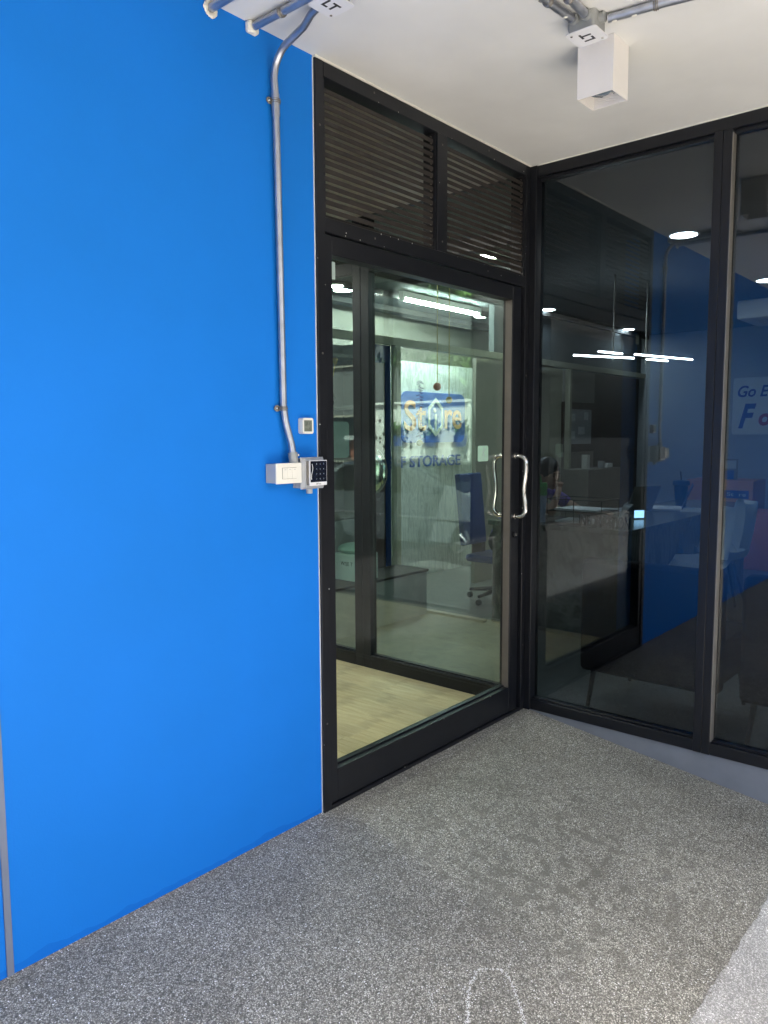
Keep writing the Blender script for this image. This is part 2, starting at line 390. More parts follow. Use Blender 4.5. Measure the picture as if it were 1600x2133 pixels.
mb = MB(); random.seed(21)
def grit(x, y, z0=0):
    r = random.uniform(.0012, .0035); z = SL*y+z0
    vs = [mb.bm.verts.new((x+r*math.cos(a), y+r*math.sin(a)*.8, z+.0006)) for a in (0, 1.3, 2.6, 3.9, 5.2)]; t_ = mb.bm.verts.new((x, y, z+r*.9))
    for k in range(5): mb.bm.faces.new((vs[k], vs[(k+1) % 5], t_))
for k in range(1500): grit(random.uniform(-2.9, -.05), -abs(random.gauss(0, .012))-.002-(.012 if random.random() < .5 else 0))
for k in range(700): grit(-abs(random.gauss(0, .012))-.006, random.uniform(-1.5, -.03))
for k in range(500): grit(random.uniform(-2.2, -.2), -1.39+random.gauss(0, .008), .001)
tag(mb.build('loose_grit', M['stone'], ramp_floor), kind='stuff')
# ------------------------------------------------------------------ blue wall, ceiling, shell of the building
BX = -1.517
wl = thing('blue_wall', (-2.1, 0, 0), 'bright blue painted wall left of the black louvred door frame', 'wall')
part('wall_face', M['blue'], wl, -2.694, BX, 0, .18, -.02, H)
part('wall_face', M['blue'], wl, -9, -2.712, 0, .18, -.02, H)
part('joint_trim', M['trim'], wl, -2.712, -2.694, -.004, .17, -.02, H)
LP = [(-9, -2.75), (9, -2.75), (9, 3.6), (-1.75, 3.6), (-1.75, .2), (-9, .2)]
mb = MB().prism(LP, 'z', H, H+.35)
ceil = struct('ceiling', mb, M['ceiling'])
struct('upper_storey', MB().prism(LP, 'z', H+.352, H+3.6), M['plaster'])
nb = thing('light_block_wall', (-7, -1, 0), 'unseen grey wall added far to the left to block light from that side', 'wall')  # unseen wall, added so the porch light comes from the right
part('wall_face', M['officewall'], nb, -9.0, -8.8, -3.05, -.003, -.4, H-.002)

# ------------------------------------------------------------------ door frame with louvres
df = thing('door_frame', (-.75, 0, 0), 'tall black metal door frame with two louvred vents over the glass door', 'door frame')
FR, F2 = M['frame'], M['frame2']
Y0, Y1 = -.012, .065
part('jamb', FR, df, BX+.002, -1.473, Y0, Y1, -.03, H-.007, bev=.0015)
part('jamb', FR, df, -.056, -.022, Y0, Y1, -.03, H-.007, bev=.0015)
part('head', FR, df, -1.4728, -.0562, Y0+.001, Y1, 2.722, H-.007, bev=.0015)
part('transom', FR, df, -1.4728, -.0562, Y0+.001, Y1, 2.186, 2.238, bev=.0015)
part('mullion', FR, df, -.795, -.724, Y0-.001, Y1, 2.2382, 2.7218, bev=.0015)
part('sill', FR, df, -1.4728, -.0562, Y0, Y1, -.04, .014, bev=.0015)
mb = MB(); random.seed(31)
for k in range(46):
    e = random.random()
    if e < .35: p_ = (random.choice((BX+.004, -1.476, -.058)), random.uniform(.1, 2.7))
    elif e < .7: p_ = (random.uniform(-1.45, -.06), random.choice((2.19, 2.235, 2.725, .016, .15)))
    else: p_ = (random.uniform(-1.5, -.03), random.uniform(2.19, 2.75))
    if -.79 > p_[0] > -1.47 and 2.24 < p_[1] < 2.72 or -.72 < p_[0] < -.06 and 2.24 < p_[1] < 2.72: continue
    mb.sphere((p_[0], Y0-.0005, p_[1]), random.uniform(.0009, .0022), (1, .4, 1.3), 6)
tag(mb.build('paint_speck', M['caulk'], df), kind='stuff')
for (x_, z_) in ((-1.495, .35), (-1.495, 1.75), (-1.495, 2.55), (-.04, .35), (-.04, 1.75), (-.76, 2.28), (-.76, 2.68), (-1.2, 2.752), (-.4, 2.752), (-1.2, 2.212), (-.4, 2.212)):
    MB().sphere((x_, Y0-.001, z_), .0042, (1, .45, 1), 10).build('screw', M['bronze'], df, True)
part('caulk_line', M['caulk'], df, BX, -.002, -.016, -.004, H-.0069, H-.001)
part('caulk_line', M['caulk'], df, BX-.0012, BX+.0015, -.0035, .0, -.002, H-.007)
for (a, b) in ((-1.472, -.7955), (-.7235, -.0565)):
    part('louvre_frame', FR, df, a, a+.011, -.004, .055, 2.239, 2.7215)
    part('louvre_frame', FR, df, b-.009, b, -.004, .055, 2.239, 2.7215)
    n = 17
    for i in range(n):
        z = 2.256 + i*(2.700-2.256)/(n-1)
        ang = R(32) + random.gauss(0, .035)
        tilt = random.gauss(0, .0022)
        if a > -1 and i == 8: tilt = -.017
        if a > -1 and i == 2: ang += .2
        mbx = MB(); cx = (a+b)/2
        rot = Matrix.Rotation(tilt, 3, 'Y') @ Matrix.Rotation(ang, 3, 'X')
        mbx.box(a+.0115, b-.0095, .004, .048, z-.0011, z+.0011, rot=rot, piv=(cx, .026, z))
        mbx.box(a+.0115, b-.0095, .0035, .0065, z-.0225, z-.0065, rot=Matrix.Rotation(tilt, 3, 'Y'), piv=(cx, .026, z))
        mbx.build('slat', F2, df)
    # pivots at the ends of the blades
    for i in range(0, n, 1):
        z = 2.262 + i*(2.700-2.256)/(n-1)
        MB().cyl((b-.018, .012, z), (b-.0092, .012, z), .0024, n=8).build('pivot', M['bronze'], df)

# ------------------------------------------------------------------ glass door
dr = thing('glass_door', (-.8, 0, 0), 'glazed door in a black frame with steel pull handles beside the corner', 'door')
D0, D1 = -.006, .050
part('stile', FR, dr, -1.470, -1.433, D0, D1, .018, 2.180, bev=.002)
part('stile', FR, dr, -.163, -.085, D0, D1, .018, 2.180, bev=.002)
part('rail', FR, dr, -1.4328, -.1632, D0+.0005, D1, 2.112, 2.180, bev=.002)
part('rail', FR, dr, -1.4328, -.1632, D0+.0005, D1, .018, .148, bev=.002)
part('glazing_bead', FR, dr, -1.4328, -.1632, .022, D1-.002, .1485, .156)
part('glazing_bead', M['bronze'], dr, -.1665, -.1633, D0+.004, .034, .1485, 2.1115)
part('pane', M['glass_door'], dr, -1.4328, -.1668, .036, .042, .1485, 2.1115)
part('stop', FR, dr, -.0845, -.0568, .01, .05, .018, 2.18)
def handle(sgn, yb):
    x = -.128; zt, zb = 1.343, 1.037; rr = .0112
    pts = [Vector((x, yb, zt))]
    pts += [Vector((x, yb+sgn*.018, zt))]
    pts += arc((x, yb+sgn*.028, zt-.038), .038, R(90), R(0), (0, sgn, 0), (0, 0, 1), 8)
    for k in range(1, 12):
        t = k/12.0; z = zt-.045 + (zb-zt+.09)*t
        pts.append(Vector((x, yb+sgn*(.066 - .010*math.sin(math.pi*t)**2 + .002*math.sin(2*math.pi*t)), z)))
    pts += arc((x, yb+sgn*.028, zb+.038), .038, R(0), R(-90), (0, sgn, 0), (0, 0, 1), 8)
    pts += [Vector((x, yb+sgn*.018, zb)), Vector((x, yb, zb))]
    h = MB().tube(pts, rr, 14).build('handle', M['steel'], dr, True)
    for z in (zt, zb): MB().cyl((x, yb, z), (x, yb+sgn*.006, z), .0155, n=20).build('rosette', M['steel'], h, True)
handle(-1, D0); handle(1, D1)
lk = MB().cyl((-.128, D0, .943), (-.128, D0-.009, .943), .015, n=22).build('lock', M['frame'], dr, True)
MB().cyl((-.128, D0-.009, .943), (-.128, D0-.014, .943), .0065, n=16).build('keyhole', M['steel'], lk, True)
def rounded(mb, axis, d0, d1, a0, a1, b0, b1, r, n=5):
    pts = []
    for cx, cy, s in ((a1-r, b1-r, 0), (a0+r, b1-r, 90), (a0+r, b0+r, 180), (a1-r, b0+r, 270)):
        for k in range(n+1):
            q = R(s+90*k/n); pts.append((cx+r*math.cos(q), cy+r*math.sin(q)))
    return mb.prism(pts, axis, d0, d1)
M['stickergreen'] = simple('pale green sticker', (.42, .66, .50), .5, bs=0); M['stickergrey'] = simple('pale grey sticker', (.45, .58, .53), .5, bs=0)
st = tag(rounded(MB(), 'y', .0345, .0355, -.402, -.312, 1.322, 1.398, .010).build('sticker', M['stickergreen']), 'pale green rounded sticker with a little figure, on the door glass beside the inner handle', 'sticker')
fg = MB(); fg.cyl((-.350, .0345, 1.385), (-.350, .0340, 1.385), .0055, n=12)
for a, b in (((-.350, 1.378), (-.354, 1.360)), ((-.354, 1.360), (-.366, 1.345)), ((-.354, 1.360), (-.345, 1.344)), ((-.351, 1.373), (-.368, 1.366)), ((-.351, 1.373), (-.338, 1.380))):
    fg.tube([(a[0], .0343, a[1]), (b[0], .0343, b[1])], .002, 6)
fg.build('figure', M['stickergrey'], st)
text_mesh('PULL', 'lettering', M['stickergrey'], st, (-.357, .0344, 1.334), (1, 0, 0), (0, 0, 1), .045, .010, .0004)
s2 = tag(rounded(MB(), 'y', .0345, .0355, -1.426, -1.376, 2.036, 2.100, .004).build('sticker', M['stickergrey']), 'blank pale square sticker in the top left corner of the door glass', 'sticker')

# ------------------------------------------------------------------ storefront glazing on the right (plane x = 0)
sf = thing('storefront', (0, -1.4, 0), 'dark tinted floor to ceiling shop glazing in black frames to the right of the door', 'window')
def yz(name, mat, parent, y0, y1, z0, z1, x0=-.012, x1=.06, bev=.0015): return part(name, mat, parent, x0, x1, y0, y1, z0, z1, bev=bev)
yz('corner_post', FR, sf, -.047, .030, .0, H-.007, -.0215, .0635)
yz('head', FR, sf, -3.0, -.0475, 2.722, H-.007)
for a, b in ((-.893, -.048), (-1.88, -.968), (-2.95, -1.955)):
    yz('bottom_rail', FR, sf, a, b, .002, .056)
    yz('glazing_bead', FR, sf, a, b, .0565, .064, .008, .056)
    yz('glazing_bead', FR, sf, a, b, 2.706, 2.7215, .008, .056)
    yz('pane', M['glass_front'], sf, a+.001, b-.001, .0645, 2.7055, .030, .036, 0)
for y in (-.9675, -1.9545):
    yz('mullion', FR, sf, y, y+.036, .002, 2.7218, -.016, .06)
    yz('mullion', FR, sf, y+.0375, y+.074, .002, 2.7218, -.016, .06)
    yz('bead_strip', M['alum'], sf, y-.0035, y-.0004, .064, 2.706, -.0145, .028, 0)
MB().box(-.010, -.001, -3.0, -.05, H-.0068, H-.001).build('caulk_line', M['caulk'], sf)
pl = MB(); pl.prism([(-3.0, .001), (-3.0, SL*-3.0-.06), (-.03, SL*-.03-.06), (-.03, .001)], 'x', -.004, .06)
tag(pl.build('plinth', M['skirt']), 'grey painted cement plinth tapering under the tinted shop glazing', 'plinth')
fw = thing('front_wall', (3.3, -3, 0), 'grey plastered street wall of the shop at the end of the glazing', 'wall')
part('wall_face', M['plaster'], fw, -.02, 9, -3.049, -3.002, GZ, H-.002)

# ------------------------------------------------------------------ conduits, boxes and the ceiling lamp
def conduit_clamp(parent, c, along, out, r=.0125):
    """saddle strap round a pipe: along = pipe direction, out = away from the surface"""
    c, al, out = Vector(c), Vector(along).normalized(), Vector(out).normalized(); sd_ = al.cross(out)
    mb = MB(); pts = arc(c, r+.0018, R(-20), R(200), sd_, out, 12)
    for w in (-.006, .006): mb.tube([p + al*w for p in pts], .0016, 6)
    mb.tube([p for p in pts], .0030, 6)
    for s in (1,):
        base = c - out*r*.8
        q = Matrix((sd_, al, out)).transposed()
        t = bmesh.new(); bmesh.ops.create_cone(t, cap_ends=True, segments=16, radius1=.011, radius2=.011, depth=.003)
        for v in t.verts: v.co = q @ Vector((v.co.x*1.15, v.co.y, v.co.z)) + base - sd_*s*-.020
        mb.merge(t)
    o = mb.build('clamp', M['alum'], parent, True)
    MB().sphere(base + sd_*.022 + out*.002, .0038, n=8).build('screw', M['steel'], o, True)
cz = H-.018
rc = .0125
# main conduit: down the blue wall, bent onto the ceiling
c1 = thing('conduit', (-1.70, -.02, 2.0), 'galvanised conduit running down the blue wall to the light switch box', 'pipe')
yw = -.018
P = [Vector((-1.668, -.034, 1.375)), Vector((-1.672, -.030, 1.42)), Vector((-1.688, yw, 1.50)), Vector((-1.696, yw, 1.56)), Vector((-1.698, yw, 1.8)), Vector((-1.702, yw, 2.2)), Vector((-1.706, yw, 2.5)), Vector((-1.709, yw, 2.60))]
P += arc((-1.712, yw-.10, 2.63), .10, R(0), R(65), (0, 1, 0), (0, 0, 1), 8)
P += [Vector((-1.722, -.175, 2.742)), Vector((-1.738, -.225, 2.757)), Vector((-1.755, -.285, 2.758)), Vector((-1.765, -.31, 2.758))]
MB().tube(P, rc*.95, 18).build('pipe', M['galv'], c1, True)
MB().cyl((-1.7085, yw, 2.585), (-1.7065, yw, 2.515), rc+.0012, n=18).build('coupling', M['galv'], c1, True)
cp = MB().cyl((-1.668, -.036, 1.352), (-1.6695, -.032, 1.392), .0165, n=20).build('coupling', M['galv2'], c1, True)
MB().sphere((-1.650, -.040, 1.383), .0048, n=10).build('screw', M['steel'], cp, True)
conduit_clamp(c1, (-1.706, yw, 2.562), (0, 0, -1), (0, -1, 0)); conduit_clamp(c1, (-1.697, yw, 1.545), (0, 0, -1), (0, -1, 0))
def ceiling_pipe(pts, label, clamps, splash=0):
    t = thing('conduit', pts[0], label, 'pipe')
    MB().tube(pts, rc*1.05, 18).build('pipe', M['galv'], t, True)
    for (k, fr) in clamps:
        a, b = Vector(pts[k]), Vector(pts[k+1]); conduit_clamp(t, a.lerp(b, fr), b-a, (0, 0, -1), rc*1.05)
    return t
ceiling_pipe([(-1.955, -.002, cz), (-1.955, -.16, cz), (-1.955, -.60, cz)], 'galvanised conduit entering the top of the blue wall at the upper left', [])
ceiling_pipe([(-1.798, -.002, cz), (-1.798, -.14, cz), (-1.798, -.298, cz)], 'short galvanised conduit from the blue wall to the left LT box', [(1, .1)])
plug = MB()
for k in range(14):
    a = k*.45; plug.sphere((-1.955+.018*math.cos(a), -.004, cz+.018*math.sin(a)-.002), .006+random.random()*.004, (1, .5, 1), 8)
tag(plug.build('filler_ring', M['caulk'], smooth=True), 'ragged white filler round the pipe hole at the top of the blue wall', 'filler')
plug = MB(); plug.box(-1.82, -1.776, -.026, -.001, H-.038, H-.001, bev=.006)
tag(plug.build('filler_lump', M['caulk'], smooth=True), 'small lump of white filler where the short conduit meets the blue wall', 'filler')
def jbox(x0, x1, y0, y1, label, right, up, flip):
    t = thing('junction_box', ((x0+x1)/2, (y0+y1)/2, H), label, 'junction box', 'junction boxes on the ceiling')
    cx, cy = (x0+x1)/2, (y0+y1)/2; zp = 2.722
    rounded(MB(), 'z', zp+.0025, H-.001, x0+.008, x1-.008, y0+.008, y1-.008, .014).build('box_body', M['galv2'], t, True)
    pt = rounded(MB(), 'z', zp-.0005, zp+.0024, x0, x1, y0, y1, .012).build('cover_plate', M['whitemetal'], t)
    text_mesh('LT', 'lettering', M['ink'], t, (cx, cy, zp-.0006), right, up, .052, .036, .0006, bold=.03)
    for (sx, sy) in ((1, 1), (-1, -1)):
        MB().cyl((cx+sx*.036*flip, cy+sy*.036, zp-.0005), (cx+sx*.036*flip, cy+sy*.036, zp-.0035), .004, n=10).build('screw', M['steel'], t, True)
    for a, p in enumerate(((x0+.009, cy-.02), (x0+.009, cy+.022), (cx, y0+.009), (cx, y1-.009))):
        d = Vector((-1, 0, 0)) if a < 2 else Vector((0, -1 if a == 2 else 1, 0))
        pp = Vector((p[0], p[1], cz)); MB().cyl(pp, pp+d*.016, .0165, n=18).build('hub', M['galv2'], t, True)
    return t
jbox(-1.829, -1.727, -.402, -.298, 'ceiling junction box lettered LT above the blue wall, where the bent conduit ends', (1, 0, 0), (0, -1, 0), 1)
jbox(-1.160, -1.056, -.895, -.789, 'ceiling junction box lettered LT beside the square white lamp', (-1, 0, 0), (0, 1, 0), -1)
g = 'conduits meeting at the right LT box'
ceiling_pipe([(-3.2, -.872, cz), (-1.30, -.866, cz), (-1.17, -.862, cz)], 'upper of two parallel galvanised conduits running to the right LT box', [(1, .15)])
ceiling_pipe([(-3.2, -.800, cz), (-1.32, -.808, cz), (-1.17, -.818, cz)], 'lower of two parallel galvanised conduits running to the right LT box', [(1, .1)])
ceiling_pipe([(-1.090, -.905, cz), (-1.080, -.96, cz), (-1.068, -1.05, cz), (-1.045, -1.155, cz), (-1.0, -1.5, cz), (-.95, -2.6, cz)], 'galvanised conduit leaving the right LT box towards the upper right', [(2, .0)])
spt = thing('paint_splash', (-1.1, -.9, cz), 'spots of white paint splashed on the conduits by the right LT box', 'paint')
for p in ((-1.21, -.818, cz-.0135), (-1.088, -.925, cz-.0135), (-1.077, -.985, cz-.0132)): MB().sphere(p, .006, (1, 1.5, .25), 8).build('spot', M['caulk'], spt, True)
# square surface-mounted lamp
lx0, lx1, ly0, ly1, lz = -.965, -.845, -.868, -.738, 2.600
lp = thing('ceiling_lamp', ((lx0+lx1)/2, (ly0+ly1)/2, H), 'square white surface mounted lamp box on the porch ceiling', 'lamp')
w = .004; mb = MB()
mb.box(lx0, lx0+w, ly0, ly1, lz, H-.001); mb.box(lx1-w, lx1, ly0, ly1, lz, H-.001)
mb.box(lx0+w, lx1-w, ly0, ly0+w, lz, H-.001); mb.box(lx0+w, lx1-w, ly1-w, ly1, lz, H-.001)
mb.build('housing', M['offwhite'], lp)
mb = MB()
for k in range(7):
    z = lz+.004+k*.005; e = .0045+k*.0016
    for (a, b, c, d) in ((lx0+e, lx1-e, ly0+e, ly0+e+.002), (lx0+e, lx1-e, ly1-e-.002, ly1-e), (lx0+e, lx0+e+.002, ly0+e, ly1-e), (lx1-e-.002, lx1-e, ly0+e, ly1-e)): mb.box(a, b, c, d, z, z+.0042)
mb.build('baffle', M['offwhite'], lp)
MB().lathe([(.050, .0), (.046, .02), (.034, .035), (.018, .044), (.0, .046)], ((lx0+lx1)/2, (ly0+ly1)/2, lz+.030)).build('reflector', M['reflector'], lp, True)
MB().lathe([(.0, -.016), (.022, -.013), (.033, -.004), (.036, .006)], ((lx0+lx1)/2, (ly0+ly1)/2, lz+.035)).build('lens', M['lens'], lp, True)

# ------------------------------------------------------------------ switch box, keypad, thermometer
sw = thing('light_switch', (-1.70, -.03, 1.32), 'ivory three gang light switch on a grey box under the conduit', 'switch')
part('back_box', M['greybox'], sw, -1.768, -1.655, -.052, -.0005, 1.288, 1.354, bev=.002)
part('face_plate', M['white'], sw, -1.771, -1.652, -.0595, -.0525, 1.2855, 1.3565, bev=.002)
mb = MB(); mb.box(-1.745, -1.678, -.0607, -.0593, 1.302, 1.341, bev=.0005); mb.build('bezel', M['creamdark'], sw)
for k in range(3):
    x = -1.7440+k*.0220
    rk = part('rocker', M['white'], sw, x, x+.0210, -.0640, -.0605, 1.303, 1.340, bev=.001)
    MB().box(x+.006, x+.014, -.0646, -.0639, 1.3335, 1.3350).build('mark', M['greybox'], rk)
kp = thing('keypad', (-1.59, -.04, 1.32), 'access keypad with black touch screen on a grey box, overlapping the door frame', 'keypad')
part('back_box', M['greybox'], kp, -1.640, -1.545, -.050, -.0125, 1.264, 1.370, bev=.002)
part('back_box', M['greybox'], kp, -1.640, BX-.004, -.0126, -.0005, 1.264, 1.370)
mb = MB(); mb.prism([(-1.651, 1.261), (-1.541, 1.261), (-1.541, 1.374), (-1.651, 1.374)], 'y', -.052, -.0502)
mb.build('flange', M['white'], kp)
bz = MB(); o1 = [(-1.651, 1.261), (-1.541, 1.261), (-1.541, 1.374), (-1.651, 1.374)]; i1 = [(-1.641, 1.270), (-1.551, 1.270), (-1.551, 1.365), (-1.641, 1.365)]
A = [bz.bm.verts.new((x, -.0522, z)) for x, z in o1]; B = [bz.bm.verts.new((x, -.066, z)) for x, z in i1]
for k in range(4): bz.bm.faces.new((A[k], A[(k+1) % 4], B[(k+1) % 4], B[k]))
bz.bm.faces.new(B); bz.bm.faces.new(A[::-1]); bz.build('bezel', M['greybox'], kp)
part('reader_body', M['alum'], kp, -1.637, -1.554, -.078, -.0662, 1.276, 1.362, bev=.001)
part('front_frame', M['whitemetal'], kp, -1.636, -1.551, -.083, -.0782, 1.274, 1.3635, bev=.0008)
part('touch_screen', M['screen'], kp, -1.6335, -1.5535, -.0838, -.0832, 1.2865, 1.361)
M['glow'] = simple('printed white', (.20, .22, .25), .5, bs=0)
for r, row in enumerate(('123', '456', '789', '*0#')):
    for c, ch in enumerate(row):
        text_mesh(ch, 'digit', M['glow'], kp, (-1.6035+c*.0175, -.0838, 1.3505-r*.0177), (1, 0, 0), (0, 0, 1), .0034, .0052, .0003)
MB().tube([Vector((-1.6265+.0035*math.sin(t*5.6), -.0842, 1.351-.055*t)) for t in [k/16 for k in range(17)]], .0011, 6).build('light_wave', M['paper'], kp, True)
text_mesh('ZKTeco', 'lettering', M['ink'], kp, (-1.594, -.0831, 1.2805), (1, 0, 0), (0, 0, 1), .024, .0055, .0003)
MB().cyl((-1.590, -.031, 1.2638), (-1.590, -.031, 1.243), .0115, n=22).build('gland', M['greybox'], kp, True)
th = thing('thermometer', (-1.59, -.01, 1.486), 'small white digital thermometer stuck on the blue wall above the keypad', 'thermometer')
rounded(MB(), 'y', -.024, -.0005, -1.611, -1.559, 1.457, 1.514, .009).build('case', M['white'], th, True)
rounded(MB(), 'y', -.0255, -.0242, -1.6105, -1.5595, 1.4575, 1.5135, .008).build('bezel', M['white'], th, True)
part('display', M['lcd'], th, -1.6055, -1.5675, -.0262, -.0256, 1.4655, 1.5055)
text_mesh('28.6', 'digits', M['lcdink'], th, (-1.588, -.0262, 1.4935), (1, 0, 0), (0, 0, 1), .022, .012, .0003)
text_mesh('3:25', 'digits', M['lcdink'], th, (-1.584, -.0262, 1.4730), (1, 0, 0), (0, 0, 1), .020, .009, .0003)
# ------------------------------------------------------------------ entrance lobby behind the door (x < 0, y > 0)
OC = 2.80
lobby = tag(bpy.data.objects.new('floor', None), kind='structure'); COL.objects.link(lobby); lobby.location = (-.75, 1.2, 0)
part('underlay', M['joint'], lobby, -1.70, .09, .07, 3.32, -.08, -.002)
pw = .152; xs = -1.516
random.seed(3)
for c in range(10):
    y = .066 - random.random()*.9
    while y < 3.3:
        y1 = y + .92
        a, b = max(y, .067), min(y1, 3.3)
        if b - a > .05:
            MB().box(xs+c*pw+.0006, xs+(c+1)*pw-.0006, a+.0006, b-.0006, -.0018, .004, bev=.0006).build('plank', M['wood'], lobby, origin=(xs+c*pw, a, 0))
        y = y1
lw = thing('lobby_window', (-1.62, 1.4, 0), 'black framed clear window on the yard side of the lobby', 'window')
struct('lobby_wall', MB().box(-1.70, -1.545, .181, 1.388, -.05, H-.002), M['plaster_dark'])
for y in (1.39, 2.30, 3.25): part('post', M['frame'], lw, -1.66, -1.60, y, y+.06, -.05, H-.002)
for z in (-.05, 2.70): part('rail', M['frame'], lw, -1.655, -1.605, 1.4505, 3.2495, z, z+.078)
part('pane', M['glass_door'], lw, -1.634, -1.628, 1.451, 2.2995, .0285, 2.6995); part('pane', M['glass_door'], lw, -1.634, -1.628, 2.3605, 3.2495, .0285, 2.6995)
struct('lobby_back_wall', MB().box(-1.69, -.02, 3.33, 3.45, -.05, H-.002), M['brown'])
struct('lobby_ceiling', MB().box(-1.54, -.02, .07, 3.32, 2.745, 2.775), M['creamdark'])
gp = thing('glass_partition', (0, 1.3, 0), 'black framed glass partition behind the door, along the pale wooden lobby floor', 'partition')
def yzp(name, mat, y0, y1, z0, z1, x0=-.02, x1=.04, bev=.0015): return part(name, mat, gp, x0, x1, y0, y1, z0, z1, bev=bev)
for a, b in ((.10, 1.074), (1.206, 3.3)):
    yzp('bottom_rail', FR, a, b, -.002, .085); yzp('top_rail', FR, a, b, 2.42, 2.49)
    yzp('glazing_bead', FR, a, b, .0855, .093, -.004, .03)
    yzp('pane', M['glass_part'], a+.002, b-.002, .0935, 2.4195, .008, .014, 0)
    yzp('pane', M['glass_part'], a+.002, b-.002, 2.4905, 2.743, .008, .014, 0)
yzp('post', FR, .068, .0995, -.002, 2.744)
for y in (1.075, 1.142): yzp('post', FR, y, y+.0625, -.002, 2.744)
# shiny balloon seen beside the post
E_ = MB().sphere((.55, 1.55, 1.20), .13, (.35, 1, 1.25), 20)
tag(E_.build('foil_balloon', M['steel'], smooth=True), 'crumpled silver foil balloon behind the partition post', 'balloon')

# ------------------------------------------------------------------ office (x > 0)
struct('office_floor', MB().box(.062, 7.2, -2.99, 5.2, -.08, -.001), M['carpet'])
struct('office_ceiling', MB().box(.062, 7.2, -2.99, 5.2, 2.75, 2.778), M['darkceil'])
struct('office_wall', MB().box(6.62, 6.8, -2.99, 5.2, 0, 2.748), M['officewall'])
struct('office_back_wall', MB().box(.06, 6.61, 3.4, 3.55, 0, 2.748), M['creamdark'])
struct('roof_slab', MB().box(-9, 9, 3.602, 5.6, H, H+.3), M['plaster'])
struct('office_end_wall', MB().box(.045, .06, 3.31, 3.6, 0, 2.748), M['officewall'])
# cream beam with posts
hp = thing('timber_screen', (3.4, 2.05, 0), 'pale timber beam on slim posts crossing the office behind the reception', 'screen')
part('beam', M['cream'], hp, .08, 6.6, 2.05, 2.11, 2.185, 2.245)
part('post', M['cream'], hp, 1.421, 1.475, 2.05, 2.11, .021, 2.184)
part('post', M['cream'], hp, 4.47, 4.52, 2.05, 2.11, .0, 2.184)
for k in range(3): part('ceiling_batten', M['frame2'], hp, .08, 6.6, 2.02+k*.5, 2.06+k*.5, 2.69, 2.74)
part('floor_rail', M['alum'], hp, 1.42, 1.475, 1.19, 2.049, .0, .020)
# marble logo wall
mw = thing('logo_wall', (3.0, 2.8, 0), 'veined marble wall carrying the blue Store logo panel and SELF STORAGE letters', 'wall')
part('wall_face', M['marble'], mw, 1.75, 3.92, 2.80, 2.9, 0, 2.18)
pn = rounded(MB(), 'y', 2.785, 2.799, 2.38, 3.47, 1.375, 1.885, .09).build('sign_panel', M['signblue'], mw)
text_mesh('St', 'letters', M['orange'], pn, (2.595, 2.784, 1.645), (1, 0, 0), (0, 0, 1), .35, .30, .008, bold=.01)
text_mesh('re', 'letters', M['orange'], pn, (3.245, 2.784, 1.615), (1, 0, 0), (0, 0, 1), .30, .20, .008, bold=.01)
hx, hz, hw, hh = 2.935, 1.635, .125, .20
mb = MB()
def hexp(s): return [(hx, hz+hh*s), (hx+hw*s, hz+hh*.5*s), (hx+hw*s, hz-hh*.5*s), (hx, hz-hh*s), (hx-hw*s, hz-hh*.5*s), (hx-hw*s, hz+hh*.5*s)]
o, i = hexp(1), hexp(.78)
for k in range(6): mb.prism([o[k], o[(k+1) % 6], i[(k+1) % 6], i[k]], 'y', 2.776, 2.7838)
mb.prism([(hx-.014, hz-.15), (hx+.014, hz-.15), (hx+.014, hz+.035), (hx-.014, hz+.02)], 'y', 2.776, 2.7838)
mb.prism([(hx-.04, hz+.075), (hx-.015, hz+.045), (hx+.01, hz+.065), (hx-.015, hz+.095)], 'y', 2.776, 2.7838)
mb.build('hexagon_emblem', M['mint'], pn)
text_mesh('SELF STORAGE', 'letters', M['labelblue'], mw, (2.74, 2.799, 1.185), (1, 0, 0), (0, 0, 1), 1.32, .115, .008, bold=.012)
# blue panel / brown door / shelf cabinet left of the post
bp = thing('interior_door', (1.2, 2.12, 0), 'narrow dark brown door in a navy blue surround left of the logo wall', 'door')
part('surround', M['navy'], bp, 1.13, 1.20, 2.115, 2.17, 0, 2.183); part('surround', M['navy'], bp, 1.20, 1.42, 2.115, 2.17, 2.04, 2.183)
part('leaf', M['brown'], bp, 1.2005, 1.36, 2.125, 2.165, .01, 2.039); part('surround', M['navy'], bp, 1.3605, 1.4205, 2.115, 2.17, 0, 2.039)
sh = thing('shelf_cabinet', (.7, 2.2, 0), 'dark shelf cabinet with pale lower doors at the left end of the office', 'cabinet')
part('back', M['creamdark'], sh, .09, 1.12, 2.36, 2.38, 0, 2.18); 
for z in (.80, 1.25, 1.66, 2.05): part('shelf', M['creamdark'], sh, .09, 1.12, 2.12, 2.359, z, z+.025)
for x in (.09, .60, 1.105): part('upright', M['creamdark'], sh, x, x+.015, 2.115, 2.3595, .0, 2.18)
for x in (.107, .617): part('cabinet_door', M['plaster'], sh, x, x+.486, 2.100, 2.114, .02, .79, bev=.002)
lp2 = MB()
vz = thing('vase', (.76, 2.18, 1.685), 'glossy black vase holding three gold dried flower heads', 'vase')
MB().lathe([(0, 0), (.035, 0), (.05, .05), (.032, .11), (.018, .14), (.03, .165)], (.76, 2.18, 1.685)).build('vessel', M['vase'], vz, True)
for k, (dx, dz) in enumerate(((-.06, .38), (.0, .44), (.07, .35))):
    s = MB().tube([(.76, 2.18, 1.83), (.76+dx*.6, 2.18, 1.685+dz*.6), (.76+dx, 2.18, 1.685+dz-.03)], .003, 6).build('stem', M['gold'], vz, True)
    MB().sphere((.76+dx, 2.18, 1.685+dz), .026, (1, .7, 1.6), 10).build('flower_head', M['gold'], vz, True)
fan = thing('storage_jar', (.9, 2.2, 1.275), 'pale rounded rectangular tray standing on the shelf under the vase', 'tray')
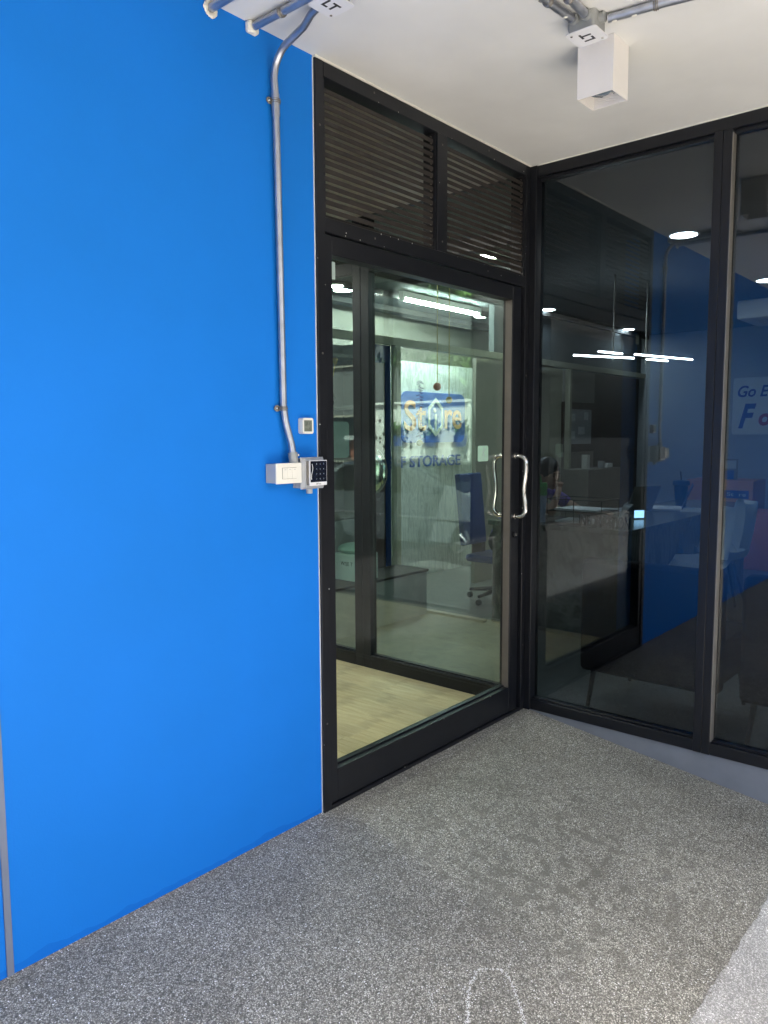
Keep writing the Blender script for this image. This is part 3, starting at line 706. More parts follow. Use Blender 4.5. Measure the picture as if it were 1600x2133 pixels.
rounded(MB(), 'y', 2.18, 2.20, .78, .98, 1.276, 1.56, .03).build('tray_face', M['stickergrey'], fan)
ch = thing('hanging_charm', (.50, .95, 1.75), 'string charm with pink and yellow beads and purple tinsel hanging behind the door glass', 'ornament')
MB().tube([(.50, .95, 2.70), (.50, .95, 1.78)], .0025, 6).build('string', M['gold'], ch)
MB().sphere((.50, .95, 1.76), .026, n=14).build('bead', M['pink'], ch, True)
MB().tube([(.56, .90, 2.70), (.56, .90, 1.70)], .0025, 6).build('string', M['gold'], ch)
MB().sphere((.56, .90, 1.675), .022, n=14).build('bead', M['yellow'], ch, True)
mb = MB()
for k in range(60):
    z = 1.80-.0065*k; a = random.random()*6.28; mb.tube([(.42, 1.03, z), (.42+.025*math.cos(a), 1.03+.025*math.sin(a), z-.008)], .002, 4)
mb.build('tinsel', M['tinsel'], ch); MB().sphere((.42, 1.03, 1.40), .03, (1, .6, .7), 8).build('charm', M['gold'], ch, True)
# boxes on the cabinet
cb = thing('carton', (.72, 1.72, .5), 'white cardboard carton on a low white unit behind the partition', 'box')
MB().box(.60, .84, 1.76, 2.00, .372, .57, bev=.003).build('box_body', M['paper'], cb)
text_mesh('WISE T', 'lettering', M['ink'], cb, (.599, 1.86, .50), (0, -1, 0), (0, 0, 1), .12, .03, .001)
MB().sphere((.72, 1.88, .60), .13, (1, 1.1, .35), 14).build('bag', M['stickergrey'], cb, True)
lu = thing('low_unit', (.7, 1.8, 0), 'low white storage unit under the carton', 'cabinet')
part('carcass', M['plaster'], lu, .20, 1.40, 1.72, 2.04, 0, .35, bev=.003); part('top', M['frame2'], lu, .19, 1.41, 1.71, 2.045, .351, .37)
# right hand part of the back: panels, dark doorway
rp = thing('panel_wall', (4.5, 2.2, 0), 'laminate wall panels, cream then taupe then dark brown, behind the reception desk', 'wall')
part('panel', M['creamdark'], rp, 2.72, 3.45, 2.14, 2.18, 0, 2.18); part('panel', M['cream'], rp, 3.452, 4.46, 2.14, 2.18, 0, 2.18)
part('panel', M['creamdark'], rp, 4.53, 5.28, 2.14, 2.18, 0, 2.18); part('panel', M['brown'], rp, 5.282, 6.60, 2.14, 2.18, 0, 2.18)
part('fascia', M['darkceil'], rp, 3.0, 6.6, 2.12, 2.18, 2.25, 2.74)
pf = thing('picture_frame', (4.85, 2.1, 1.55), 'dark framed board of pinned papers on the panel wall', 'picture')
part('frame', M['brown'], pf, 4.44, 5.24, 2.115, 2.138, 1.25, 1.82); part('sheet', M['greybox'], pf, 4.54, 5.14, 2.108, 2.1145, 1.34, 1.74)
for (a, b, c) in ((4.60, 1.60, .12), (4.80, 1.45, .16), (4.95, 1.62, .10), (4.62, 1.40, .1)): part('note', M['paper'], pf, a, a+c, 2.104, 2.1075, b, b+.09)
lc = thing('low_cabinet', (4.9, 1.95, 0), 'taupe low cabinet under the picture frame', 'cabinet')
part('carcass', M['creamdark'], lc, 4.45, 5.30, 1.80, 2.11, 0, 1.06, bev=.003)
for (x, z, w_, h_, nme, lab, mm) in ((4.58, 1.06, .07, .16, 'canister', 'white canister on the low cabinet, left of the other small items', 'white'), (5.00, 1.06, .05, .08, 'canister', 'short grey canister on the low cabinet', 'greybox'), (5.12, 1.06, .14, .05, 'tissue_box', 'flat pale box on the low cabinet', 'paper')):
    t = MB().box(x, x+w_, 1.88, 1.95, z+.001, z+h_, bev=.008, seg=2).build(nme, M[mm]); tag(t, lab, 'container')

# reception counter (L shaped)
rc_ = thing('reception_counter', (1.7, .6, 0), 'L shaped grey green marble reception counter behind the tinted glazing', 'counter')
part('front_panel', M['marbledark'], rc_, 1.50, 1.54, .075, 1.16, .002, .765); part('top', M['marbledark'], rc_, 1.46, 2.05, .05, 1.18, .766, .80, bev=.003)
part('end_panel', M['marbledark'], rc_, 1.541, 2.02, 1.12, 1.16, .002, .765)
part('top', M['marbledark'], rc_, 2.0505, 4.25, .05, .72, .766, .80, bev=.003); part('front_panel', M['marbledark'], rc_, 1.5405, 4.2, .075, .11, .002, .765)
part('plinth', M['alum'], rc_, 1.493, 1.499, .075, 1.16, .002, .03)
ls = thing('letter_sign', (1.49, .24, .8), 'black standing INFORMATION letters on the counter edge', 'sign')
text_mesh('INFORMATION', 'letters', M['ink'], ls, (1.492, .245, .848), (0, -1, 0), (0, 0, 1), .37, .085, .012, bold=.02)
# wire trays with papers
bk = thing('wire_tray', (1.7, .55, .8), 'two tier black wire letter tray with papers on the counter', 'tray')
bx0, bx1, by0, by1 = 1.51, 1.80, .28, .70
for zz in (.812, .90, .985):
    mb = MB(); 
    for a, b in (((bx0, by0), (bx1, by0)), ((bx1, by0), (bx1, by1)), ((bx1, by1), (bx0, by1)), ((bx0, by1), (bx0, by0))): mb.tube([(a[0], a[1], zz), (b[0], b[1], zz)], .003, 6)
    if zz < .95:
        for k in range(1, 22): y = by0+(by1-by0)*k/22; mb.tube([(bx0, y, zz), (bx1, y, zz)], .0012, 4)
    mb.build('wire_rim', M['wire'], bk)
for (x, y) in ((bx0, by0), (bx1, by0), (bx1, by1), (bx0, by1), (bx0, (by0+by1)/2)): MB().tube([(x, y, .802), (x, y, .985)], .003, 6).build('wire_post', M['wire'], bk)
for k, z in enumerate((.818, .905)):
    MB().box(bx0+.02, bx1-.02, by0+.04, by1-.05, z, z+.012, rot=Matrix.Rotation(.05*(-1)**k, 3, 'Z')).build('paper_stack', M['paper'], bk)
bt = thing('tumbler', (1.60, .80, .8), 'tall frosted blue tumbler with green lid and straw on the counter', 'cup')
MB().lathe([(0, 0), (.032, 0), (.040, .20), (.040, .215)], (1.60, .80, .801)).build('cup_body', M['cup'], bt, True)
MB().lathe([(.041, 0), (.043, .0), (.043, .03), (.041, .03)], (1.60, .80, 1.00)).build('band', M['green'], bt, True)
MB().lathe([(.040, 0), (.044, .04), (.040, .062), (0, .064)], (1.60, .80, 1.031)).build('lid', M['green'], bt, True)
MB().tube([(1.60, .80, 1.09), (1.60, .808, 1.145)], .005, 8).build('straw', M['green'], bt, True)
dc = thing('tumbler', (3.39, .40, .8), 'dark blue tumbler with straw standing beside the open laptop', 'cup')
MB().lathe([(0, 0), (.045, 0), (.06, .19), (.075, .20), (.07, .235), (0, .245)], (3.39, .40, .801)).build('cup_body', M['darkcup'], dc, True)
MB().tube([(3.39, .40, 1.04), (3.39, .41, 1.12)], .005, 8).build('straw', M['ink'], dc, True)
def laptop(x, y, rz, lab, lean=R(112), mat='darkcup'):
    t = thing('laptop', (x, y, .8), lab, 'laptop'); 
    q = Matrix.Rotation(rz, 3, 'Z')
    MB().box(x-.17, x+.17, y-.12, y+.12, .802, .818, bev=.002, rot=q, piv=(x, y, .8)).build('keyboard_base', M['greybox'], t)
    s = MB().box(x-.17, x+.17, y-.003+.12, y+.003+.12, .818, 1.04, bev=.001)
    for v in s.bm.verts:
        p = Vector((v.co.x, v.co.y-(y+.12), v.co.z-.818)); p = Matrix.Rotation(-(lean-R(90)), 3, 'X') @ p
        v.co = q @ (Vector((p.x, p.y+.12, p.z)) + Vector((-x, 0, 0))) + Vector((x, y, .818))
    s.build('screen_lid', M[mat], t); return t
laptop(3.12, .42, R(200), 'open dark laptop on the far end of the counter, lid towards the glazing')
laptop(2.75, .62, R(165), 'second open laptop behind the wire tray', mat='creamdark')
pp = tag(MB().box(3.0, 3.25, .12, .30, .8005, .815, rot=Matrix.Rotation(.3, 3, 'Z')).build('paper_sheet', M['paper']), 'loose white papers on the counter beside the dark tumbler', 'paper')
pst = thing('leaflet_stand', (1.66, .24, .8), 'leaflets leaning in a clear stand beside the INFORMATION letters', 'leaflets')
for k in range(5): MB().box(1.60, 1.74, .235, .238, .802, .98-.012*k, rot=Matrix.Rotation(R(22+5*k), 3, 'X') @ Matrix.Rotation(.2, 3, 'Z'), piv=(1.66, .24-.02*k, .802)).build('leaflet', M['paper'], pst)
ph = thing('phone', (2.2, .33, .8), 'phone with a lit blue screen propped on the counter', 'phone')
MB().box(2.18, 2.27, .300, .308, .803, .875, bev=.003, rot=Matrix.Rotation(R(-40), 3, 'Z')).build('phone_body', M['ink'], ph)
MB().box(2.185, 2.265, .2965, .2995, .81, .868, rot=Matrix.Rotation(R(-40), 3, 'Z'), piv=(2.225, .304, .839)).build('screen', M['phone'], ph)

# waiting chairs against the glazing
def tub_chair(y0, y1, label):
    t = thing('waiting_chair', (.5, (y0+y1)/2, 0), label, 'chair', 'black waiting chairs behind the glazing')
    mb = MB().box(.20, .31, y0, y1, .20, .80, bev=.045, seg=3); mb.build('backrest', M['blacksoft'], t, True)
    mb = MB().box(.26, .82, y0+.01, y1-.01, .22, .44, bev=.04, seg=3); mb.build('seat', M['blacksoft'], t, True)
    for (x, y) in ((.27, y0+.06), (.27, y1-.06), (.76, y0+.06), (.76, y1-.06)):
        dx = -.035 if x < .5 else .03; dy = .02 if y > (y0+y1)/2 else -.02
        MB().cyl((x, y, .23), (x+dx, y+dy, .0), .016, .011, n=12).build('leg', M['legwood'], t, True)
    return t
tub_chair(-.93, -.215, 'black upholstered waiting chair close behind the tinted glass, nearest the door')
tub_chair(-1.80, -1.02, 'black upholstered waiting chair behind the second pane, right of the first one')

# white shell chairs
def shell_chair(loc, rz, label):
    t = thing('shell_chair', (0, 0, 0), label, 'chair', 'white shell chairs at the counter')
    bm = bmesh.new(); rows = []
    prof = [(.25, .47, .20), (.20, .445, .225), (.08, .43, .235), (-.06, .43, .235), (-.15, .46, .23), (-.20, .54, .225), (-.225, .66, .215), (-.245, .80, .19), (-.255, .885, .13), (-.257, .91, .06)]
    for (y, z, w_) in prof:
        row = []
        for k in range(11):
            s = k/5-1; lift = (abs(s)**2.4)*(.10 if z < .5 else .02); fw = (abs(s)**2)*(.0 if z < .5 else .13)
            row.append(bm.verts.new((w_*s, y+fw, z+lift)))
        rows.append(row)
    for a, b in zip(rows, rows[1:]):
        for k in range(10): bm.faces.new((a[k], a[k+1], b[k+1], b[k]))
    bmesh.ops.solidify(bm, geom=bm.faces[:], thickness=.012)
    mb = MB(); me = bpy.data.meshes.new('t'); bm.to_mesh(me); mb.bm.from_mesh(me); mb.build('shell', M['shell'], t, True)
    for (x, y) in ((-.17, .17), (.17, .17), (-.17, -.13), (.17, -.13)):
        MB().tube([(x*.55, y*.5, .435), (x*1.25, y*1.3, .0)], [.014, .010], 10).build('leg', M['legwood'], t, True)
    t.location = loc; t.rotation_euler = (0, 0, rz); return t
s1 = shell_chair((2.26, -.14, 0), R(38), 'white moulded shell chair at the counter, nearer one')
s2c = copy_tree(s1); s2c.location = (2.95, -.10, 0); s2c.rotation_euler = (0, 0, R(30)); tag(s2c, 'white moulded shell chair half hidden behind the nearer one')

# cartons, acrylic holder, whiteboard
for (y0, y1, z0, z1, x, mm, lab) in ((.38, 1.10, 0, .93, 5.55, 'carton', 'tall brown carton with a blue label by the far wall'), (-.10, .36, 0, .62, 5.2, 'cartonred', 'reddish carton standing right of the tall brown carton')):
    t = thing('carton', (x, (y0+y1)/2, 0), lab, 'box'); part('box_body', M[mm], t, x, x+.5, y0, y1, z0+.001, z1, bev=.004)
    yc = (y0+y1)/2-.19
    lb = part('label', M['labelblue'], t, x-.004, x-.0005, yc-.13 if z1 > .8 else y0+.02, yc+.13 if z1 > .8 else y0+.16, z1-.20, z1-.11)
    if z1 > .8: text_mesh('St  re', 'lettering', M['paper'], t, (x-.004, yc, z1-.155), (0, -1, 0), (0, 0, 1), .20, .04, .001)
ah = thing('leaflet_holder', (5.6, .66, .93), 'clear leaflet holder with a printed card on top of the tall carton', 'holder')
part('card', M['creamdark'], ah, 5.60, 5.604, .56, .76, .935, 1.17); part('print', M['labelblue'], ah, 5.596, 5.5995, .60, .70, .94, 1.04); part('print', M['paper'], ah, 5.596, 5.5995, .58, .74, 1.06, 1.15)
wb = thing('whiteboard', (6.6, .2, 1.78), 'whiteboard with blue and red handwriting on the far office wall', 'whiteboard')
rounded(MB(), 'x', 6.595, 6.619, -.9, .935, 1.44, 2.13, .03).build('board', M['board'], wb)
text_mesh('Go E', 'handwriting', M['penblue'], wb, (6.594, .70, 1.965), (0, -1, 0), (0, 0, 1), .36, .14, .002, shear=.25, bold=.02)
text_mesh('F', 'handwriting', M['penblue'], wb, (6.594, .76, 1.665), (0, -1, 0), (0, 0, 1), .20, .30, .002, shear=.35, bold=.035)
text_mesh('o', 'handwriting', M['penred'], wb, (6.594, .56, 1.62), (0, -1, 0), (0, 0, 1), .14, .15, .002, shear=.15, bold=.035)
ac = thing('air_conditioner', (4.9, .2, 2.6), 'white ceiling hung air conditioner in the far right of the office', 'air conditioner')
MB().box(4.55, 5.25, -.9, .33, 2.56, 2.74, bev=.03, seg=3).build('casing', M['offwhite'], ac, True)
for k in range(8): part('grille_bar', M['greybox'], ac, 4.7+k*.05, 4.72+k*.05, -.8, .2, 2.5545, 2.5595)

# ceiling lights in the office
gl_ = 'round downlights in the ceilings behind the glass'
def downlight(x, y, lab, r=.085, z0=2.75, mm='lamp'):
    t = thing('downlight', (x, y, z0), lab, 'ceiling light', gl_)
    MB().lathe([(r, 0), (r+.012, 0), (r+.012, -.008), (r, -.008)], (x, y, z0-.001)).build('trim_ring', M['white'], t, True)
    MB().cyl((x, y, z0-.0025), (x, y, z0-.0055), r-.001, n=28).build('diffuser', M[mm], t)
downlight(1.70, -.16, 'large round downlight nearest the shop glazing'); downlight(3.69, -.16, 'round downlight at the right edge, in line with the nearest one')
downlight(3.82, 2.0, 'round downlight above the cream wall panels near the door corner'); downlight(5.86, 2.0, 'round downlight above the hanging LED bars')
downlight(1.60, 2.82, 'round downlight at the upper left of the door glass'); downlight(3.74, 2.75, 'round downlight just below the end of the long tube lamp')
downlight(-1.36, 2.72, 'lobby downlight deep inside, mirrored at the upper left of the door glass', z0=2.7445, mm='lobbylamp'); downlight(-1.32, 1.12, 'lobby downlight above the pale wooden floor, glinting through the right louvres', z0=2.7445, mm='lobbylamp')
tl = thing('tube_lamp', (2.6, 2.46, 2.7), 'long bright linear tube lamp under the office ceiling, seen through the door', 'lamp')
MB().box(1.98, 3.25, 2.435, 2.485, 2.692, 2.745).build('housing', M['white'], tl); MB().cyl((2.02, 2.46, 2.676), (3.22, 2.46, 2.676), .014, n=16).build('tube', M['tube'], tl, True)
for x in (1.985, 3.225): part('end_cap', M['white'], tl, x, x+.03, 2.44, 2.48, 2.66, 2.6915)
cl = thing('pendant_lamp', (2.9, .62, 2.1), 'hanging lamp of four slim LED bars on two black rods over the counter', 'lamp')
for a, b in (((2.394, .961), (2.977, .691)), ((2.259, .679), (2.563, .618)), ((2.67, .558), (3.459, .366)), ((3.133, .648), (3.442, .575))):
    MB().tube([(*a, 2.1), (*b, 2.1)], .007, 10).build('led_bar', M['led'], cl, True)
for (x, y) in ((2.62, .72), (3.05, .62)): MB().tube([(x, y, 2.749), (x, y, 2.05)], .006, 8).build('rod', M['alum'], cl, True)
MB().tube([(2.56, .62, 2.105), (3.14, .65, 2.105)], .006, 8).build('cross_arm', M['frame'], cl, True); MB().tube([(2.97, .69, 2.105), (2.67, .558, 2.105)], .006, 8).build('cross_arm', M['frame'], cl, True)

# ------------------------------------------------------------------ seated person
def organic(segs, balls, name, mat, parent, voxel, sm=6):
    mb = MB()
    for a, b, ra, rb in segs:
        mb.cyl(a, b, ra, rb, n=14); mb.sphere(a, ra, n=14); mb.sphere(b, rb, n=14)
    for c, r, s in balls: mb.sphere(c, r, s, 18)
    me = bpy.data.meshes.new('t'); mb.bm.to_mesh(me); mb.bm.free()
    t = bpy.data.objects.new('t', me); COL.objects.link(t)
    rm = t.modifiers.new('r', 'REMESH'); rm.mode = 'VOXEL'; rm.voxel_size = voxel
    s = t.modifiers.new('s', 'SMOOTH'); s.factor = .5; s.iterations = sm
    dg = bpy.context.evaluated_depsgraph_get(); bpy.context.view_layer.update()
    m2 = bpy.data.meshes.new_from_object(t.evaluated_get(bpy.context.evaluated_depsgraph_get())); bpy.data.objects.remove(t)
    base = wloc(parent) if parent else Vector((0, 0, 0))
    for v in m2.vertices: v.co -= base
    m2.name = name; m2.materials.clear(); m2.materials.append(mat); m2.polygons.foreach_set('use_smooth', [True]*len(m2.polygons))
    o = bpy.data.objects.new(name, m2); COL.objects.link(o)
    if parent: o.parent = parent
    return o
pe = thing('person', (2.22, 1.40, 0), 'person in purple shirt seated behind the counter, one hand held to the mouth', 'person')
V = Vector
hip, chest, neck, head = V((2.20, 1.46, .56)), V((2.20, 1.26, .89)), V((2.19, 1.12, 1.02)), V((2.17, 1.05, 1.12))
shL, shR = V((2.03, 1.20, .99)), V((2.37, 1.20, .99))
elL, elR = V((2.02, .94, .835)), V((2.42, .90, .82)); wrL, wrR = V((2.10, .92, 1.00)), V((2.30, .66, .83))
fd = V((-.25, -.95, -.18)).normalized(); sdv = V((.95, -.25, 0)).normalized(); upv = fd.cross(sdv)*-1
if upv.z < 0: upv = -upv
body = [(hip, chest, .13, .13), (chest, neck, .10, .05), (neck, head, .048, .05), (shL, elL, .045, .037), (elL, wrL, .036, .024), (shR, elR, .045, .037), (elR, wrR, .036, .024),
        (V((2.12, 1.44, .54)), V((2.10, 1.02, .53)), .08, .055), (V((2.28, 1.44, .54)), V((2.30, 1.02, .53)), .08, .055),
        (V((2.10, 1.02, .53)), V((2.10, 1.06, .10)), .053, .035), (V((2.30, 1.02, .53)), V((2.30, 1.06, .10)), .053, .035),
        (V((2.10, 1.08, .05)), V((2.10, .90, .04)), .036, .028), (V((2.30, 1.08, .05)), V((2.30, .90, .04)), .036, .028), (shL, shR, .06, .06)]
balls = [(head, .092, (.86, 1, 1.22)), (head+fd*.088-upv*.015, .016, (.9, 1.2, 1.3)), (head+fd*.070-upv*.058, .028, (1.1, .8, .8)), (head+fd*.06-upv*.09, .026, (1, 1, .8)),
         (head+sdv*.08, .02, (.5, 1, 1.3)), (head-sdv*.08, .02, (.5, 1, 1.3)), (head+fd*.077-upv*.045, .014, (1.8, .7, .5))]
palm = wrL.lerp(head+fd*.115-upv*.075, .55); mouth = head+fd*.112-upv*.065
body.append((wrL, palm, .024, .026))
for k in range(4):
    b0 = palm + sdv*(-.026+.0175*k) + upv*.018; b1 = b0 + upv*.028 + fd*.016; b2 = b1 - fd*.026 + upv*.006
    body += [(b0, b1, .0095, .009), (b1, b2, .0088, .0078)]
body.append((palm+sdv*.028, palm+sdv*.034+upv*.03-fd*.01, .0105, .009))
pR = wrR + V((-.03, -.06, 0)); body.append((wrR, pR, .022, .022))
for k in range(4): body.append((pR+V((-.03+.019*k, 0, 0)), pR+V((-.05+.022*k, -.075+.008*abs(k-1.5), -.012)), .0095, .0075))
body.append((pR+V((-.03, .02, 0)), pR+V((-.07, -.01, -.008)), .010, .009))
bd = organic(body, balls, 'body', M['skin'], pe, .0065, 3)
organic([(hip, chest, .15, .148), (chest, V((2.19, 1.16, 1.03)), .12, .06), (shL, shR, .074, .074), (shL, shL.lerp(elL, .6), .062, .056), (shR, shR.lerp(elR, .6), .062, .056)], [], 'shirt', M['purple'], pe, .012, 4)
organic([(V((2.12, 1.46, .54)), V((2.10, 1.02, .53)), .10, .07), (V((2.28, 1.46, .54)), V((2.30, 1.02, .53)), .10, .07), (V((2.10, 1.02, .53)), V((2.10, 1.06, .14)), .068, .05), (V((2.30, 1.02, .53)), V((2.30, 1.06, .14)), .068, .05), (V((2.12, 1.46, .54)), V((2.28, 1.46, .54)), .12, .12)], [], 'trousers', M['trousers'], pe, .012, 3)
hr = organic([(head-fd*.03+upv*.01, head-fd*.09-upv*.10, .095, .06)], [(head-fd*.022+upv*.035, .103, (.93, 1, 1.12)), (head-fd*.10-upv*.02, .06, (1, 1, 1))], 'hair', M['hair'], pe, .010, 3)
for s in (-1, 1):
    MB().sphere(head+fd*.0815+sdv*.032*s+upv*.008, .0085, (1.2, .7, .7), 10).build('eye', M['hair'], pe, True)
    MB().tube([head+fd*.084+sdv*.018*s+upv*.028, head+fd*.078+sdv*.046*s+upv*.028], .004, 6).build('eyebrow', M['hair'], pe, True)
oc = thing('office_chair', (2.2, 1.62, 0), 'dark blue swivel office chair under the seated person', 'chair')
part('seat', M['navy'], oc, 1.96, 2.46, 1.28, 1.74, .36, .42, bev=.02)
MB().box(1.90, 2.24, 1.72, 1.78, .50, 1.12, bev=.025, seg=3, rot=Matrix.Rotation(R(-6), 3, 'X')).build('backrest', M['navy'], oc, True)
MB().cyl((2.2, 1.52, .08), (2.2, 1.52, .36), .025, n=14).build('gas_lift', M['frame'], oc, True); MB().box(2.17, 2.23, 1.70, 1.80, .36, .55).build('back_bracket', M['frame'], oc)
for k in range(5):
    a = k*2*math.pi/5+.5; e = V((2.2+.29*math.cos(a), 1.52+.29*math.sin(a), .075))
    lg = MB().tube([(2.2, 1.52, .11), e], [.024, .014], 8).build('leg', M['frame'], oc, True); MB().cyl((e.x-.012, e.y, .026), (e.x+.012, e.y, .026), .025, n=14).build('castor', M['ink'], lg, True)

# ------------------------------------------------------------------ yard beside the building (seen mirrored in the lobby glass)
roots0 = set(o.name for o in bpy.data.objects if o.parent is None)
FY = -9.0
fn = thing('white_fence', (13, FY, GZ), 'white panelled boundary fence of the yard, seen mirrored in the lobby glass', 'fence')
x = 9.4
while x < 17.5:
    part('panel', M['fence'], fn, x, x+.84, FY-.04, FY, GZ, 2.05, bev=.006); part('post', M['fence'], fn, x+.843, x+.917, FY-.06, FY+.03, GZ, 2.12); x += .92
part('cap_rail', M['fence'], fn, 9.4, 17.6, FY-.05, FY+.05, 2.121, 2.17)
mb = MB(); random.seed(12)
for k in range(150):
    cx_ = 9.6+random.randrange(40)*.11; cz_ = .35+random.randrange(16)*.095; q = random.choice((.026, .034, .034, .04))
    if random.random() < .75: mb.cyl((cx_, FY+.0012, cz_), (cx_, FY+.006, cz_), q, n=12)
tag(mb.build('punched_hole', M['hole'], fn), kind='stuff')
pg = 'blue flower pots hung on the white fence'
def leafcloud(mb, c, rad, n, size, flat=1.0):
    for k in range(n):
        d = V((random.gauss(0, 1), random.gauss(0, 1), random.gauss(0, 1))).normalized()*rad*random.random()**.45
        p = V(c) + V((d.x, d.y, d.z*flat)); q = Matrix.Rotation(random.random()*6.3, 3, 'Z') @ Matrix.Rotation(random.gauss(.6, .5), 3, 'X')
        s = size*random.uniform(.6, 1.4); pts = [V((0, -s, 0)), V((s*.38, 0, s*.12)), V((0, s, 0)), V((-s*.38, 0, s*.12))]
        mb.bm.faces.new([mb.bm.verts.new(p + q @ v) for v in pts])
for k, xx in enumerate((10.35, 11.25, 12.0)):
    t = thing('flower_pot', (xx, FY+.15, 1.3), ('blue flower pot on the white fence, leftmost of three', 'blue flower pot in the middle of the white fence', 'blue flower pot on the white fence, rightmost of three')[k], 'flower pot', pg)
    MB().lathe([(0, 0), (.11, 0), (.15, .22), (.13, .22)], (xx, FY+.17, 1.22), 16).build('pot_body', M['pot'], t, True)
    lm = MB(); leafcloud(lm, (xx, FY+.17, 1.58), .22, 60, .09); tag(lm.build('foliage', M['leafB'], t), kind='stuff')
def car(x0, y0, paint, label):
    t = thing('parked_car', (x0+2.1, y0-.85, GZ), label, 'car')
    g = GZ; W_ = 1.7
    prof = [(0, .35), (.02, .75), (.25, .92), (.65, 1.22), (1.1, 1.42), (2.1, 1.44), (2.65, 1.32), (3.25, .98), (3.95, .86), (4.2, .70), (4.22, .38), (3.9, .25), (.3, .25)]
    mb = MB(); mb.prism([(x0+a, g+b) for a, b in prof], 'y', y0-W_, y0); bmesh.ops.bevel(mb.bm, geom=[e for e in mb.bm.edges], offset=.05, segments=3, affect='EDGES')
    body_ = mb.build('body', M[paint], t, True)
    for side in (y0+.004, y0-W_-.004):
        for poly in ([(.62, .96), (.80, 1.20), (1.15, 1.36), (1.60, 1.37), (1.60, .96)], [(1.68, .96), (1.68, 1.37), (2.08, 1.37), (2.55, 1.26), (3.0, .98)]):
            MB().prism([(x0+a, g+b) for a, b in poly], 'y', side-.003, side+.003).build('window', M['carglass'], t)
    ws = MB(); a, b = V((2.68, 0, 1.325)), V((3.22, 0, 1.0)); nrm = V((.5, 0, .87))*.02
    vs = [ws.bm.verts.new(V((x0+p.x+nrm.x, yy, g+p.z+nrm.z))) for p, yy in ((a, y0-.2), (b, y0-.12), (b, y0-W_+.12), (a, y0-W_+.2))]; ws.bm.faces.new(vs); ws.build('windscreen', M['carglass'], t)
    for wx in (.75, 3.45):
        for wy in (y0-.02, y0-W_+.02):
            s = 1 if wy > y0-1 else -1
            wh = MB().cyl((x0+wx, wy-s*.18, g+.31), (x0+wx, wy+s*.03, g+.31), .31, n=32).build('wheel', M['tyre'], t, True)
            rm = MB().cyl((x0+wx, wy+s*.031, g+.31), (x0+wx, wy+s*.034, g+.31), .07, n=16)
            for q in range(10):
                an = q*math.pi/5; rm.tube([(x0+wx, wy+s*.036, g+.31), (x0+wx+.20*math.cos(an), wy+s*.036, g+.31+.20*math.sin(an))], [.02, .028], 6)
            rm.build('rim', M['rim'], wh, True)
    for (zz, a, b) in ((.62, .1, 4.1),): part('side_moulding', M['rim'], t, x0+a, x0+b, y0+.002, y0+.014, g+zz, g+zz+.03)
    part('headlight', M['rim'], t, x0+4.05, x0+4.2, y0-.32, y0-.005, g+.62, g+.74, bev=.02); part('mirror', M[paint], t, x0+2.75, x0+2.9, y0+.01, y0+.16, g+.98, g+1.08, bev=.02)
    return t
car(2.1, -5.0, 'carpaint', 'silver hatchback parked in the yard, mirrored in the lobby glass')
random.seed(5)
def tree(x, y, h, r, n, mat, label, leaf=.16):
    t = thing('tree', (x, y, GZ), label, 'tree', 'trees behind the white fence')
    mb = MB(); mb.tube([(x, y, GZ), (x+.1, y, h*.4), (x-.05, y+.1, h*.75)], [.17, .12, .06], 10)
    for k in range(7):
        a = k*.9; mb.tube([(x, y, h*(.38+.05*k)), (x+r*.6*math.cos(a), y+r*.6*math.sin(a), h*(.58+.05*k))], [.05, .015], 6)
    mb.build('trunk', M['bark'], t, True)
    cr = MB()
    for k in range(14):
        a = random.random()*6.28; q = random.random()*r*.8
        leafcloud(cr, (x+q*math.cos(a), y+q*math.sin(a), h*.72+random.uniform(-.38, .38)*h*.75), r*random.uniform(.28, .45), n//14, leaf, .8)
    tag(cr.build('crown', mat, t), kind='stuff')
tree(12.2, -10.6, 4.6, 2.0, 3200, M['leafA'], 'bright green leafy tree leaning over the white fence')
tree(15.0, -12.2, 6.4, 2.8, 3200, M['leafB'], 'dark green tree behind the bright one')
tree(9.2, -13.5, 6.0, 2.6, 2600, M['leafB'], 'dark green tree left of the gate pillar')
tree(20, -13.0, 7.5, 3.2, 2600, M['leafA'], 'tall green tree at the right end of the fence')
gpl = thing('gate_pillar', (9.1, FY, GZ), 'brick gate pillar with a flat grey cap beside the white fence', 'pillar')
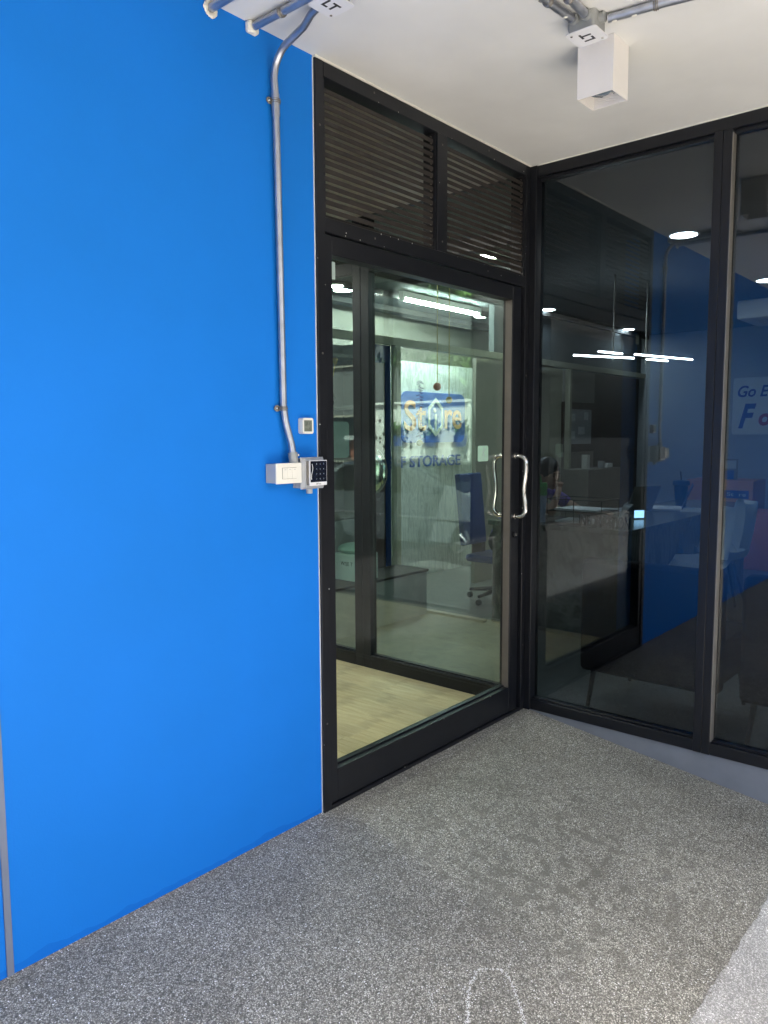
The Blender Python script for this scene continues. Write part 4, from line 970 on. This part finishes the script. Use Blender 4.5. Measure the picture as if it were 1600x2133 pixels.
part('shaft', M['brick'], gpl, 8.95, 9.30, FY-.2, FY+.15, GZ, 1.35); part('cap', M['plaster'], gpl, 8.85, 9.40, FY-.3, FY+.25, 1.351, 1.45)
gt = thing('iron_gate', (7.9, FY, GZ), 'dark iron bar gate left of the brick pillar', 'gate')
for k in range(20): part('bar', M['frame'], gt, 6.9+k*.1, 6.918+k*.1, FY-.01, FY+.01, GZ+.1, 1.25)
for z in (GZ+.12, 1.2): part('cross_rail', M['frame'], gt, 6.88, 8.94, FY-.015, FY+.015, z, z+.04)
t = thing('house', (12, -17, GZ), 'pale house with a tiled roof beyond the yard fence', 'house'); part('wall', M['cream_house'], t, 3, 22, -26, -16, GZ, 6.0)
MB().prism([(-26.5, 6.0), (-15.4, 6.0), (-21, 8.2)], 'x', 2.6, 22.4).build('roof', M['roof'], t)
for i in range(7):
    for z in (.6, 3.8):
        wdo = part('window', M['fence'], t, 4+i*2.6, 5.2+i*2.6, -15.999, -15.94, z, z+1.3); part('pane', M['carglass'], wdo, 4.07+i*2.6, 5.13+i*2.6, -15.939, -15.932, z+.07, z+1.23)
t = thing('house', (-1, -14, GZ), 'grey house with dark shutters behind the iron gate', 'house'); part('wall', M['plaster_dark'], t, -16, 8.6, -22, -14, GZ, 7.0)
for i in range(9):
    for z in (.6, 3.6):
        wdo = part('window', M['creamdark'], t, -15+i*2.6, -13.6+i*2.6, -13.999, -13.94, z, z+1.5); part('pane', M['carglass'], wdo, -14.93+i*2.6, -13.67+i*2.6, -13.939, -13.932, z+.07, z+1.43)
# turn the whole yard so that it lies to the west of the lobby
bpy.context.view_layer.update()
for o in [o for o in bpy.data.objects if o.parent is None and o.name not in roots0]:
    isc = o.name.startswith('parked_car')
    c0, c1 = ((2.1, -5.0), (-5.2, 7.35)) if isc else ((11.6, -9.0), (-9.5, 7.35))
    X, Y, Z = o.location
    o.location = (c1[0]+(Y-c0[1]), c1[1]-(X-c0[0]), Z); o.rotation_euler = (0, 0, -math.pi/2)
